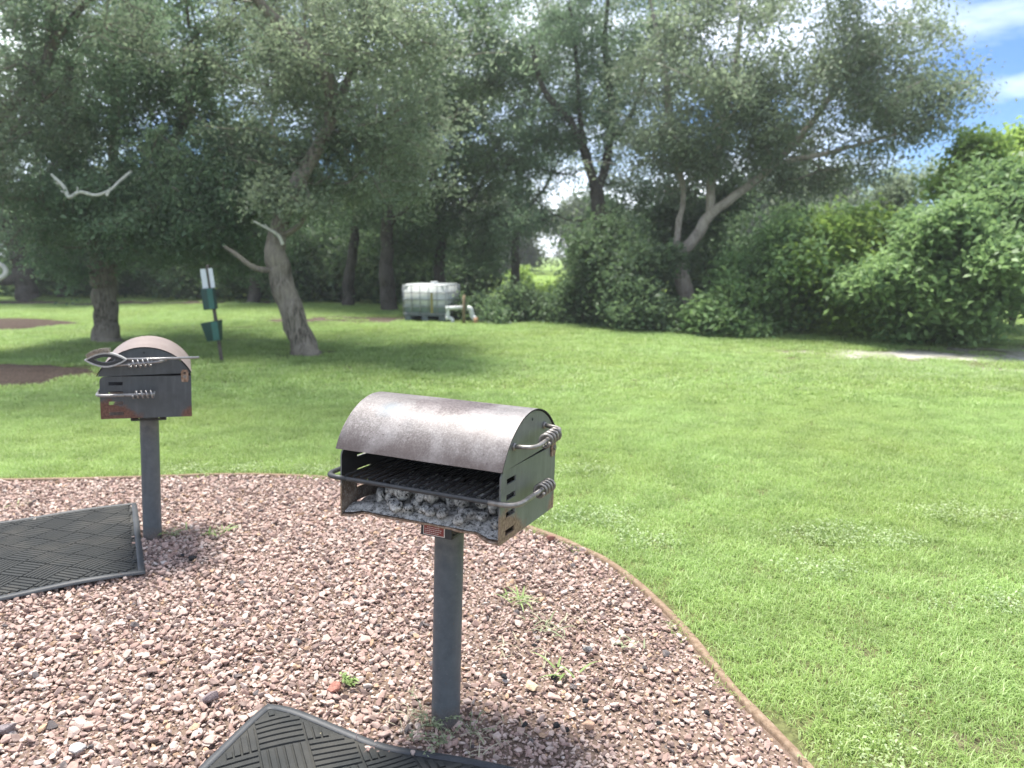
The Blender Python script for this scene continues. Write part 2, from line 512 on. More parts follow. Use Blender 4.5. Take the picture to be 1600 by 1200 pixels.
def clump(seed, n, rad, hmin, hmax, wid, lean):
    r = np.random.RandomState(seed)
    a = r.rand(n) * 6.2832; d = rad * np.sqrt(r.rand(n))
    x = d * np.cos(a); y = d * np.sin(a)
    h = hmin + (hmax - hmin) * r.rand(n) ** 1.5
    az = r.rand(n) * 6.2832; le = lean * (.3 + r.rand(n))
    dx, dy = np.cos(az), np.sin(az); px, py = -dy, dx
    w = wid * (.6 + .8 * r.rand(n))
    z0 = np.full(n, -.006)
    def at(f, ww, zz): return np.stack([x + dx * le * h * f + px * ww, y + dy * le * h * f + py * ww, zz], -1)
    V = np.stack([at(0, -w / 2, z0), at(0, w / 2, z0), at(.35, w * .45, h * .62), at(.35, -w * .45, h * .62), at(1.0, w * .05, h * (1 - .28 * le)), at(1.0, -w * .05, h * (1 - .28 * le))], 1).reshape(-1, 3)
    b = np.arange(n)[:, None] * 6
    Q = np.concatenate([b + [0, 1, 2, 3], b + [3, 2, 4, 5]], 0)
    return mesh_np('blades', V, Q, 4, {'var': np.repeat(np.clip(r.normal(.45, .25, n), 0, 1), 6)})
def leafy(seed, n, rad, size):
    r = np.random.RandomState(seed)
    a = r.rand(n) * 6.2832; d = rad * np.sqrt(r.rand(n)); P = np.stack([d * np.cos(a), d * np.sin(a), .012 + .028 * r.rand(n)], -1)
    V, Q = leaf_quads(P, size, r, up=1.4)
    return mesh_np('creeper', V, Q, 4, {'var': np.repeat(np.clip(r.normal(.5, .25, n), 0, 1), 4)})
def leaf_quads(P, size, r, up=.5, aspect=.48, fold=.12):
    n = len(P)
    nrm = r.normal(size=(n, 3)); nrm[:, 2] = np.abs(nrm[:, 2]) + up; nrm /= np.linalg.norm(nrm, axis=1)[:, None]
    a = r.normal(size=(n, 3)); a -= nrm * (a * nrm).sum(1)[:, None]; a /= np.linalg.norm(a, axis=1)[:, None]
    b = np.cross(nrm, a)
    L = (size * (.65 + .7 * r.rand(n)))[:, None]; W = L * aspect
    V = np.stack([P - a * L * .5, P + b * W * .5 + nrm * L * fold, P + a * L * .5, P - b * W * .5 + nrm * L * fold], 1).reshape(-1, 3)
    return V, (np.arange(n)[:, None] * 4 + np.arange(4)[None])

rng = np.random.RandomState(11)
near_src = [source('blades', clump(40 + i, 250, .092, .012, .040, .0025, 1.2), M['grass']) for i in range(6)]
far_src = [source('blades', clump(60 + i, 420, .30, .018, .048, .009, 1.1), M['grass']) for i in range(4)]
pale_src = [source('creeper', leafy(80 + i, 26, .085, .012), M['weed']) for i in range(3)]
def jgrid(x0, x1, y0, y1, s):
    xs = np.arange(x0, x1, s); ys = np.arange(y0, y1, s); a, b = np.meshgrid(xs, ys); n = a.size
    return a.ravel() + rng.uniform(-.5, .5, n) * s, b.ravel() + rng.uniform(-.5, .5, n) * s
def mulch_mask(x, y):
    def e(cx, cy, rx, ry, ro):
        c, s = math.cos(ro), math.sin(ro); dx = x - cx; dy = y - cy
        return ((dx * c + dy * s) / rx) ** 2 + ((-dx * s + dy * c) / ry) ** 2 < 1
    return e(-7.5, 8.85, 2.55, 1.1, R(14)) | e(-12.1, 16.0, 2.65, 1.95, R(0))
def lawn_points(x0, x1, y0, y1, s, clear):
    x, y = jgrid(x0, x1, y0, y1, s)
    k = (np.abs(x) < .78 * y + 1.6) & ~in_poly(x, y) & ~mulch_mask(x, y)
    x, y = x[k], y[k]
    k = dist_line(x, y) > clear
    x, y = x[k], y[k]
    k = rng.rand(len(x)) > np.maximum(np.clip(sand_mask(x, y) * 1.15, 0, .90), bare_mask(x, y) * .9)
    return x[k], y[k]
def lay(name, x, y, srcs, smin, smax):
    n = len(x); z = ground_z(x, y)
    sc = rng.uniform(smin, smax, n)
    hm = (.65 + .7 * fbm(x * .9, y * .9)) * (1 - .65 * sand_mask(x, y))
    SCL = np.stack([sc, sc, sc * hm], -1)
    ROT = np.stack([rng.uniform(-.06, .06, n), rng.uniform(-.06, .06, n), rng.uniform(0, 6.28, n)], -1)
    return scatter(name, np.stack([x, y, z], -1), ROT, SCL, rng.randint(0, len(srcs), n), srcs)
x, y = lawn_points(-9, 9, .9, 8.2, .092, .035)
pm = pale_mask(x, y); k = rng.rand(len(x)) > pm * .35
tag(lay('grass', x[k], y[k], near_src, .8, 1.25), 'short bright green lawn grass blades near the gravel bed', 'grass', kind='stuff')
k2 = pm > .25
xs = np.concatenate([x[k2], x[k2] + .04]); ys = np.concatenate([y[k2], y[k2] + .03])
k2 = (dist_line(xs, ys) > .04) & ~in_poly(xs, ys)
xp, yp = lawn_points(2.5, 9.5, 7.2, 12, .12, .05); kp = pale_mask(xp, yp) > rng.uniform(.2, .8, len(xp))
tag(lay('ground_cover', np.concatenate([xs[k2], xp[kp]]), np.concatenate([ys[k2], yp[kp]]), pale_src, .9, 1.6), 'pale grey-green creeping weeds in patches of the lawn', 'weeds', kind='stuff')
x, y = lawn_points(-26, 22, 7.6, 30, .27, .3)
tag(lay('grass', x, y, far_src, .8, 1.2), 'mown green grass stretching back to the trees', 'grass', kind='stuff')

# ---- gravel
t = NT('lava_rock')
oi = t.node('ShaderNodeObjectInfo').outputs['Random']
v = t.obj(); n = t.noise(v, 1.6, 5, .65); n2 = t.noise(t.pos(), 90, 5, .7)
c = t.ramp(oi, [(0.0, (.20, .145, .125)), (.09, (.34, .232, .192)), (.26, (.43, .315, .265)), (.48, (.49, .385, .330)), (.66, (.39, .280, .237)), (.80, (.50, .405, .345)), (.93, (.50, .445, .395)), (.955, (.44, .30, .195)), (.985, (.11, .10, .098))], 'CONSTANT')
c = t.mix(t.ramp(n2, [(.3, .55), (.6, 0.0)]), c, t.mix(.55, c, (.07, .046, .04)))
c = t.mix(t.ramp(n, [(.5, 0.0), (.75, .5)]), c, (.49, .405, .345))
t.set(color=c, rough=.85, spec=.2).bump(n2, .5, .004)
M['lava'] = t.m
def stone_mesh(seed, pts=16, flat=.62):
    r = np.random.RandomState(seed); bm = bmesh.new()
    ax = np.array([1.0, .55 + .4 * r.rand(), flat * (.6 + .6 * r.rand())])
    p = r.normal(size=(pts, 3)); p /= np.linalg.norm(p, axis=1)[:, None]; p *= (.8 + .3 * r.rand(pts))[:, None]; p *= ax
    for q in p: bm.verts.new(q * .5)
    res = bmesh.ops.convex_hull(bm, input=bm.verts[:])
    bmesh.ops.delete(bm, geom=[q for q in bm.verts if not q.link_faces], context='VERTS')
    bmesh.ops.recalc_face_normals(bm, faces=bm.faces[:])
    bmesh.ops.bevel(bm, geom=bm.edges[:], offset=.035, segments=1, affect='EDGES')
    me = bpy.data.meshes.new('stone'); bm.to_mesh(me); bm.free(); return me
st_src = [source('stone', stone_mesh(100 + i, 12 + i % 6), M['lava']) for i in range(14)]
def under_mat(x, y):
    def q(cx, cy, yaw, L, Wd):
        dx = x - cx; dy = y - cy; a = dx * math.cos(yaw) + dy * math.sin(yaw); b = dx * math.sin(yaw) - dy * math.cos(yaw)
        return (a > .05) & (a < L - .05) & (b > .05) & (b < Wd - .05)
    return q(-.772, 2.225, R(-20), 1.2, .78) | q(-2.19, 4.31, R(-62.5), 1.15, .80)
def stones(x0, x1, y0, y1, s, lo, hi, z):
    x, y = jgrid(x0, x1, y0, y1, s)
    k = in_poly(x, y) & (np.abs(x) < .8 * y + 1.1); x, y = x[k], y[k]
    k = (dist_line(x, y) > .028) & ~under_mat(x, y); x, y = x[k], y[k]
    n = len(x); sc = lo + (hi - lo) * rng.rand(n) ** 2.2
    # finer grit to the right of the front post, coarser at lower left
    fine = blob(x, y, .25, 2.6, .55, .75, .5, .5, 2)
    coarse = np.clip((1.2 - (x + 2.2) * .6 - (y - 1.6)) / 1.5, 0, 1)
    sc = sc * (1 - .18 * fine) * (1 + .22 * coarse)
    zz = z + sc * .10 + .012 * (fbm(x * 5, y * 5) - .47)
    ROT = np.stack([rng.normal(0, .38, n), rng.normal(0, .38, n), rng.uniform(0, 6.28, n)], -1)
    return np.stack([x, y, zz], -1), ROT, np.repeat(sc[:, None], 3, 1), rng.randint(0, len(st_src), n)
A = [stones(-5.2, 1, .8, 5.2, .0175, .013, .032, .004), stones(-5.2, 1, .8, 5.2, .0235, .016, .046, .011), stones(-5.2, 1, .8, 5.2, .10, .032, .060, .015)]
o = scatter('gravel', *[np.concatenate([a[i] for a in A]) for i in range(4)], st_src)
tag(o, 'crushed pinkish red lava rock gravel around the grills', 'gravel', kind='stuff')
# ------------------------------------------------------------------ trees and shrubs
_cp, _sp = math.cos(R(9.5)), math.sin(R(9.5))
def at(u, v, Y):
    """world point at distance Y ahead that the photograph shows at (u, v) of 1600 x 1200"""
    xn = (u - 800) / 1200; yn = (v - 600) / 1200
    s = Y / (_cp - yn * _sp)
    return np.array([xn * s, Y, 1.45 - s * (_sp + yn * _cp)])

def grow(paths, tips, r, step=.3):
    """paths: list of (k,4) polylines x,y,z,r ; returns nodes, parent, minimal radius, path ids"""
    P = []; par = []; mr = []; pid = []
    for q, path in enumerate(paths):
        path = np.asarray(path, float)
        d = np.linalg.norm(np.diff(path[:, :3], axis=0), axis=1).sum()
        per = max(3, int(d / step / (len(path) - 1)) + 1)
        c = smooth_path(path, per)
        start = 0
        if q == 0: prev = -1
        else:
            A = np.array(P); prev = int(np.argmin(np.linalg.norm(A - c[0, :3], axis=1))); start = 1
        for k in range(start, len(c)):
            w = c[k, :3] + (r.normal(0, .10, 3) * c[k, 3] if 0 < k < len(c) - 1 else 0)
            P.append(w); par.append(prev); mr.append(c[k, 3]); pid.append(q); prev = len(P) - 1
    nfix = len(P)
    tipn = []
    A = np.array(P)
    if len(tips):
        d0 = np.linalg.norm(tips[:, None] - A[None], axis=2).min(1)
        zmin = A[:, 2].max() * .22
        for i in np.argsort(d0):
            tp = tips[i]; A = np.array(P)
            d = np.linalg.norm(A - tp, axis=1)
            cost = d + .5 * np.maximum(0, A[:, 2] - tp[2]) + np.where((A[:, 2] < zmin) & (tp[2] > zmin), 2.0, 0)
            j = int(np.argmin(cost)); L = d[j]
            m = max(1, int(L / step)); a = A[j]
            mid = (a + tp) / 2 + np.array([0, 0, .10 * L]) + r.normal(0, .10 * L + .02, 3)
            prev = j
            for t_ in np.linspace(0, 1, m + 1)[1:]:
                w = (1 - t_) ** 2 * a + 2 * t_ * (1 - t_) * mid + t_ * t_ * tp
                P.append(w); par.append(prev); mr.append(0.0); pid.append(-1); prev = len(P) - 1
            tipn.append(prev)
    return np.array(P), np.array(par), np.array(mr), np.array(pid), np.array(tipn, int), nfix

def woody(P, par, mr, pid, tip_r, expo=2.4):
    n = len(P); kids = [[] for _ in range(n)]
    for i, p in enumerate(par):
        if p >= 0: kids[p].append(i)
    acc = np.zeros(n); rad = np.zeros(n)
    for i in range(n - 1, -1, -1):
        rad[i] = max(acc[i] ** (1 / expo) if acc[i] > 0 else tip_r, tip_r)
        if mr[i] > 0: rad[i] = mr[i]
        if par[i] >= 0: acc[par[i]] += rad[i] ** expo
    out = {}
    roots = [i for i in range(n) if par[i] < 0]
    stack = [(rt, None) for rt in roots]
    while stack:
        i, frm = stack.pop()
        chain = ([] if frm is None else [frm]); q = pid[i]
        cur = i
        while True:
            chain.append(cur)
            if not kids[cur]: break
            same = [k for k in kids[cur] if pid[k] == pid[cur] and pid[cur] >= 0]
            nxt = same[0] if same else (max(kids[cur], key=lambda k: rad[k]) if pid[cur] < 0 else None)
            for k in kids[cur]:
                if k != nxt: stack.append((k, cur))
            if nxt is None: break
            cur = nxt
        if len(chain) < 2: continue
        rr = rad[chain].copy()
        if frm is not None: rr[0] = min(rr[0], rr[1] * 1.25)
        out.setdefault(int(q), []).append((P[chain], rr))
    return out

def wood_mesh(chains, base=False):
    Vs = []; Qs = []; n = 0
    for c, rr in chains:
        sd = 12 if rr.max() > .09 else (6 if rr.max() > .03 else 4)
        if rr.max() > .09:      # bark irregularity on thick pieces
            m = len(c) * 3; ti = np.linspace(0, len(c) - 1, m); c2 = np.stack([np.interp(ti, np.arange(len(c)), c[:, k]) for k in range(3)], -1)
            rr = np.interp(ti, np.arange(len(rr)), rr); c = c2
        V, Q = tube_arrays(c, rr, sd)
        if rr.max() > .09:
            th = np.tile(np.arange(sd), len(c)); al = np.repeat(np.arange(len(c)), sd)
            f = 1 + .22 * (vnoise(th * .9 + c[0][0] * 3, al * .35) - .5) + .10 * (vnoise(th * 2.0, al * .9 + 5) - .5)
            V = np.repeat(c, sd, 0) + (V - np.repeat(c, sd, 0)) * f[:, None]
        Vs.append(V); Qs.append(Q + n); n += len(V)
    return mesh_np('wood', np.concatenate(Vs), np.concatenate(Qs), 4)

def in_ell(r, ell):
    out = []
    for (cx, cy, cz, rx, ry, rz, n) in ell:
        p = r.normal(size=(n, 3)); p /= np.linalg.norm(p, axis=1)[:, None]
        p *= (r.rand(n) ** .45)[:, None]
        m = max(1, n // 9)                      # sprays: most twigs gather round fewer centres, leaving gaps
        q = r.randint(0, m, n); loose = r.rand(n) < .28
        s_ = min(.30, .16 * (rx * ry * rz) ** (1 / 3) + .06)
        w = np.stack([cx + p[:, 0] * rx, cy + p[:, 1] * ry, cz + p[:, 2] * rz], -1)
        g_ = w[q] + r.normal(0, 1, (n, 3)) * s_ * np.array([1.2, 1.2, .75])
        out.append(np.where(loose[:, None], w, g_))
    return np.concatenate(out)

def crown_mesh(r, P, par, tipn, per, size, spread, flat=.75, up=.35):
    src = [P[tipn]]; w = [per]
    p1 = par[tipn]; ok = p1 >= 0
    src.append(P[p1[ok]]); w.append(int(per * .45))
    pts = []; va = []
    for S, k in zip(src, w):
        c = r.normal(0, 1, (len(S), k, 3)); c *= spread * (.7 + .6 * r.rand(len(S), 1, 1)); c[:, :, 2] *= flat
        c[:, :, 2] -= .25 * spread * (np.hypot(c[:, :, 0], c[:, :, 1]) / spread)
        pts.append((S[:, None] + c).reshape(-1, 3))
        va.append(np.clip(np.repeat(r.normal(.45, .22, len(S)), k) + r.normal(0, .15, len(S) * k), 0, 1))
    pts = np.concatenate(pts); va = np.concatenate(va)
    k = pts[:, 2] > .03; pts = pts[k]; va = va[k]
    V, Q = leaf_quads(pts, size, r, up=up)
    return mesh_np('leaves', V, Q, 4, {'var': np.repeat(va, 4)})

def tree(name, label, cat, paths, ell, per, size, spread, leaf, bark, seed, group=None, tip_r=.006, limbs=True, up=.35, pname='trunk', dens=1.75):
    r = np.random.RandomState(seed)
    base = np.array(paths[0][0][:3]); base[2] = 0
    paths = [np.asarray(p, float) - np.array([*base, 0]) for p in paths]
    ell = [(e[0] - base[0], e[1] - base[1], *e[2:]) for e in ell]
    ell = [(*e_[:6], int(e_[6] * dens)) for e_ in ell]
    per = max(8, int(per / dens * .95)); spread = spread * (.62 if dens > 1 else 1); size = size * (.85 if dens > 1 else 1)
    tips = in_ell(r, ell)
    P, par, mr, pid, tipn, nf = grow(paths, tips, r)
    ch = woody(P, par, mr, pid, tip_r)
    e = empty(name, tuple(base)); tag(e, label, cat, group)
    for q in sorted(ch):
        if q == 0: link(pname, wood_mesh(ch[0]), bark, e, True)
        elif q > 0: link('limb', wood_mesh(ch[q]), bark, e, True)
    if -1 in ch: tag(link('branches', wood_mesh(ch[-1]), bark, e, True), kind='stuff')
    tag(link('crown', crown_mesh(r, P, par, tipn, per, size, spread, up=up), leaf, e), kind='stuff')
    return e

def copy_tree(o, loc, rz, sc, label=None, group=None):
    c = o.copy(); COL.objects.link(c); c.location = loc; c.rotation_euler = (0, 0, rz); c.scale = sc
    for ch in list(o.children):
        d = ch.copy(); COL.objects.link(d); d.parent = c
    if label: c['label'] = label
    if group: c['group'] = group
    return c

def pp(lst, Y0=None):
    """list of (u, v, Y, r)"""
    return [(*at(u, v, Y), rr) for u, v, Y, rr in lst]
def el(u, v, Y, ru, rv, ry, n):
    c = at(u, v, Y); k = Y / 1200
    return (c[0], c[1], max(c[2], .2), ru * k, ry, rv * k, n)
G_OAK = 'live oaks at the back of the lawn'

# stout oak behind the rear grill
p0 = pp([(169, 565, 13.0, .29), (168, 540, 13.0, .235), (165, 500, 13, .20), (163, 450, 13, .20), (160, 415, 13, .23)])
p1 = pp([(160, 418, 13, .17), (150, 370, 12.8, .14), (120, 300, 12.6, .11), (95, 200, 12.6, .09), (110, 100, 12.8, .06)])
p2 = pp([(162, 418, 13, .16), (190, 360, 13.1, .13), (240, 280, 13.0, .10), (290, 180, 13, .08), (310, 60, 13, .05)])
p3 = pp([(162, 418, 13, .12), (170, 330, 13.6, .10), (180, 200, 14, .08), (190, 60, 14, .05)])
t1 = tree('oak_tree', 'stout dark green oak with thick forked trunk right behind the rear grill', 'tree', [p0, p1, p2, p3],
     [el(255, 250, 12.8, 150, 170, 1.9, 190), el(130, 330, 12.6, 120, 90, 1.6, 110), el(310, 345, 12.3, 120, 80, 1.4, 170), el(200, 60, 13.2, 200, 130, 2.2, 150), (-5.0, 9.2, 6.3, 2.6, 1.8, .9, 70), (-7.5, 16.8, 6.6, 3.4, 2.2, 1.2, 90), el(400, 270, 12.8, 70, 80, 1.0, 50)],
     105, .088, .23, M['leaf_oak'], M['bark_grey'], 1, G_OAK)
# leaning oak
q0 = pp([(488, 590, 11.25, .25), (481, 562, 11.25, .21), (470, 530, 11.25, .185), (450, 470, 11.25, .17), (434, 415, 11.25, .16), (431, 380, 11.25, .14), (445, 330, 11.3, .115), (470, 270, 11.4, .10)])
q1 = pp([(445, 330, 11.3, .11), (480, 260, 11.5, .10), (512, 200, 11.6, .105), (515, 130, 11.6, .10), (470, 70, 11.5, .085), (420, 20, 11.4, .07), (370, -40, 11.4, .05)])
q2 = pp([(512, 190, 11.6, .07), (545, 120, 11.8, .055), (560, 40, 12, .045), (570, -50, 12, .03)])
q3 = pp([(436, 372, 11.25, .05), (470, 350, 11.2, .036), (482, 315, 11.2, .028), (476, 280, 11.2, .02)])
q4 = pp([(432, 420, 11.25, .06), (400, 420, 11.1, .045), (372, 400, 11.0, .035), (350, 385, 11.0, .022)])
t2 = tree('oak_tree', 'grey leaning oak with bare curved lower trunk left of the water tank', 'tree', [q0, q1, q2, q3, q4],
     [el(590, 90, 11.8, 170, 150, 1.8, 150), el(430, 110, 12.4, 140, 170, 1.3, 125), el(600, 250, 11.8, 130, 80, 1.3, 70), el(500, 270, 12.4, 110, 60, .8, 40), el(520, -120, 11.8, 260, 130, 2.2, 70), el(460, 305, 10.9, 65, 40, .5, 20), (-2.2, 8.5, 5.9, 2.2, 1.7, .8, 62), (-2.9, 14.8, 6.3, 2.6, 2.0, 1.2, 70)],
     88, .080, .23, M['leaf_oak_grey'], M['bark_grey'], 2, G_OAK)
# pale forked oak on the right
r0 = pp([(1085, 500, 16.5, .22), (1073, 460, 16.5, .17), (1058, 412, 16.5, .165), (1058, 400, 16.5, .165)])
r1 = pp([(1058, 404, 16.5, .13), (1085, 372, 16.4, .12), (1112, 335, 16.3, .11), (1150, 305, 16.2, .09), (1210, 255, 16.2, .075), (1270, 190, 16.3, .06), (1320, 120, 16.5, .06), (1400, 60, 16.6, .04)])
r2 = pp([(1056, 404, 16.5, .08), (1060, 350, 16.5, .065), (1068, 300, 16.6, .06), (1050, 220, 16.8, .08), (1040, 120, 17, .06), (1020, 20, 17, .045)])
r3 = pp([(1110, 338, 16.3, .10), (1112, 280, 16.4, .09), (1130, 200, 16.6, .07), (1150, 100, 16.8, .055), (1160, 0, 17, .04)])
r4 = pp([(1210, 255, 16.2, .06), (1290, 240, 16.0, .05), (1380, 215, 16, .035), (1460, 190, 16.2, .02)])
t5 = tree('oak_tree', 'wide grey-green oak with pale forked trunk beside the blue sky gap', 'tree', [r0, r1, r2, r3, r4],
     [el(1130, 120, 16.8, 200, 150, 2.6, 230), el(1330, 130, 16.4, 165, 130, 2.0, 170), el(1220, 250, 17.6, 140, 70, 1.2, 80), el(1060, 250, 17.9, 100, 80, 1.0, 55), el(1430, 150, 16.2, 80, 55, 1.2, 50), el(1180, -90, 16.8, 270, 120, 2.6, 110), el(1170, 215, 15.6, 90, 50, .6, 34), el(1060, 230, 15.8, 60, 45, .6, 22)],
     85, .105, .30, M['leaf_oak_grey'], M['bark_pale'], 3, G_OAK)
# tall open tree in the middle
c0 = pp([(945, 500, 19.5, .22), (938, 420, 19.5, .19), (935, 340, 19.5, .18), (932, 300, 19.5, .17)])
c1 = pp([(932, 305, 19.5, .12), (915, 240, 19.4, .11), (890, 190, 19.3, .09), (850, 140, 19.2, .07), (830, 70, 19.2, .05)])
c2 = pp([(934, 300, 19.5, .12), (950, 240, 19.6, .10), (955, 160, 19.7, .085), (945, 80, 19.8, .06), (950, 0, 19.8, .04)])
c3 = pp([(915, 245, 19.4, .08), (905, 170, 19.6, .065), (900, 90, 19.8, .05), (890, 10, 19.9, .04)])
c4 = pp([(952, 230, 19.6, .06), (990, 170, 19.4, .05), (1010, 100, 19.4, .04)])
t4 = tree('oak_tree', 'tall open-branched dark tree with sky showing through in mid picture', 'tree', [c0, c1, c2, c3, c4],
     [el(850, 100, 19.8, 110, 120, 1.8, 130), el(970, 90, 20, 110, 130, 1.8, 130), el(860, 210, 19.0, 60, 50, .7, 26), el(980, 200, 19.0, 50, 60, .7, 24), el(850, 260, 20.8, 90, 70, 1.0, 50), el(985, 290, 20.8, 80, 70, 1.0, 50), el(900, -80, 19.6, 180, 110, 2.4, 60), el(820, 330, 19, 55, 55, 1.0, 22)],
     80, .105, .27, M['leaf_oak'], M['bark_dark'], 4, G_OAK)
# dark oaks behind the tank
def back_oak(label, u, v0, Y, rad, top, seed, ell, leaf='leaf_dark', per=75):
    r = np.random.RandomState(seed)
    a = pp([(u, v0, Y, rad * 1.25), (u + r.uniform(-6, 6), v0 - 60, Y, rad), (u + r.uniform(-14, 14), v0 - 140, Y, rad * .85), (u + r.uniform(-14, 14), v0 - 210, Y, rad * .75)])
    b = [tuple(a[-1][:3]) + (rad * .55,), *pp([(u - 40, v0 - 290, Y, rad * .4), (u - 60, top, Y, rad * .2)])]
    c = [tuple(a[-1][:3]) + (rad * .5,), *pp([(u + 30, v0 - 290, Y + .5, rad * .4), (u + 60, top, Y + .5, rad * .2)])]
    d = [tuple(a[2][:3]) + (rad * .4,), *pp([(u + 50, v0 - 190, Y - .5, rad * .3), (u + 80, v0 - 250, Y - .6, rad * .15)])]
    return tree('oak_tree', label, 'tree', [a, b, c, d], ell, per, .12, .30, M[leaf], M['bark_dark'], seed, G_OAK)
back_oak('dark oak standing directly behind the white water tank', 610, 492, 20.5, .19, 60, 21,
         [el(620, 220, 20.5, 120, 130, 2.2, 130), el(700, 130, 20.5, 100, 130, 2, 90), el(600, 20, 20.5, 170, 110, 2.4, 80)])
back_oak('dark bushy oak just right of the white water tank', 690, 498, 21.5, .16, 100, 22,
         [el(710, 270, 21, 95, 110, 1.9, 130), el(760, 370, 20.6, 60, 55, 1.2, 45), el(660, 360, 21, 60, 60, 1.2, 50), el(760, 120, 21.5, 110, 130, 2, 80)])
back_oak('slim dark oak seen between the leaning trunk and the tank', 545, 485, 22.5, .15, 120, 23,
         [el(540, 300, 22.5, 90, 80, 1.9, 80), el(500, 160, 22.5, 120, 120, 2.2, 90)], per=60)
back_oak('pale leafy oak farther back between the tank and the tall open tree', 800, 485, 25.5, .15, 60, 24,
         [el(790, 200, 25.5, 120, 110, 2.4, 110), el(820, 60, 25.5, 150, 110, 2.6, 100), el(930, 120, 26, 110, 140, 2.2, 90)], leaf='leaf_oak_grey', per=70)
back_oak('pale leafy oak farther back behind the leaning oak crown', 395, 475, 24.0, .16, 60, 25,
         [el(430, 120, 24, 150, 130, 2.4, 130), el(380, 250, 24, 110, 80, 2.0, 70)], leaf='leaf_oak', per=70)
# far left trees
l0 = pp([(45, 468, 25, .36), (35, 420, 25, .30), (20, 360, 25, .27), (-5, 280, 25, .24), (10, 180, 25, .2)])
l1 = pp([(20, 360, 25, .2), (60, 300, 25, .15), (100, 220, 25, .1), (120, 100, 25, .07)])
l2 = pp([(35, 430, 25, .16), (5, 440, 24.6, .13), (-40, 420, 24.4, .1), (-80, 350, 24.4, .06)])
tree('oak_tree', 'distant thick-trunked oak at the left edge above the mulch bed', 'tree', [l0, l1, l2],
     [el(20, 180, 25, 150, 150, 3, 140), el(100, 330, 24.5, 80, 60, 1.6, 50), el(-30, 330, 24.5, 70, 70, 1.5, 50), el(120, 60, 25, 140, 110, 2.5, 80)], 75, .15, .38, M['leaf_oak'], M['bark_dark'], 31, G_OAK)
m0 = pp([(100, 462, 27, .22), (85, 420, 27, .18), (60, 370, 27, .16), (50, 300, 27, .14), (70, 200, 27, .1)])
tree('oak_tree', 'distant leaning oak between the left edge trunk and the stout oak', 'tree', [m0],
     [el(110, 260, 27, 110, 120, 2.4, 110), el(200, 340, 26.5, 90, 60, 1.6, 60)], 70, .15, .38, M['leaf_oak_grey'], M['bark_dark'], 32, G_OAK)
# grey limbed tree reaching in at the top left corner
k0 = pp([(-60, 545, 11.6, .26), (-65, 400, 11.6, .2), (-45, 250, 11.6, .12), (30, 150, 11.7, .075), (78, 80, 11.7, .075), (76, 0, 11.8, .07), (60, -80, 11.9, .06)])
k1 = pp([(80, 70, 11.6, .07), (120, 20, 11.6, .05), (160, -20, 11.7, .04)])
k2 = pp([(-10, 250, 11.6, .05), (30, 190, 11.4, .035), (90, 140, 11.3, .02)])
tree('oak_tree', 'grey mossy oak whose limbs enter the top left corner', 'tree', [k0, k1, k2],
     [el(20, 120, 11.9, 110, 120, 1.3, 95), el(40, -180, 11.8, 260, 120, 2.4, 80), el(100, -10, 11.7, 150, 80, 1.6, 70), el(10, 300, 11.6, 70, 70, 1.0, 40), el(25, 170, 11.2, 70, 80, .35, 30)], 60, .078, .24, M['leaf_oak_grey'], M['bark_grey'], 33, G_OAK)

# bleached dead branches
def dead(label, pts, twigs):
    a = np.array(pp(pts)); b = a[0].copy(); 
    e = None
    g = Geo(); c = smooth_path(a, 6); g.tube(c[:, :3] - b[:3], c[:, 3] * .72, 7)
    o = g.build('dead_branch', M['dead_wood'], smooth=True); o.location = b[:3]
    tag(o, label, 'branch', 'bleached dead branches hanging in the oaks')
    for q in twigs:
        d = smooth_path(np.array(pp(q)), 4); h = Geo(); h.tube(d[:, :3] - b[:3], d[:, 3] * .7, 5)
        h.build('twig', M['dead_wood'], o, True)
dead('bleached bent bare branch sticking out of the stout oak, upper left', [(205, 268, 11.6, .03), (186, 284, 11.2, .028), (172, 297, 10.9, .026), (150, 305, 10.9, .03), (125, 300, 10.9, .034), (108, 308, 10.9, .036), (100, 292, 10.9, .032), (80, 272, 10.9, .02)],
     [[(122, 300, 10.9, .02), (121, 292, 10.9, .015)], [(166, 300, 10.9, .02), (168, 306, 10.8, .016), (172, 293, 10.8, .014)], [(97, 287, 10.9, .02), (88, 286, 10.9, .016)], [(104, 300, 10.9, .02), (95, 299, 10.9, .014)]])
dead('short bleached dead branch against the leaning oak trunk', [(442, 382, 11.0, .035), (435, 368, 10.95, .032), (420, 358, 10.9, .026), (405, 350, 10.9, .02), (395, 345, 10.9, .012)], [[(420, 358, 10.9, .018), (414, 350, 10.9, .01)]])
dead('pale hooked dead branch at the left picture edge', [(-22, 432, 11, .04), (-5, 436, 11, .05), (7, 430, 11, .05), (9, 421, 11, .045), (2, 414, 11, .045), (-12, 410, 11, .04)], [])

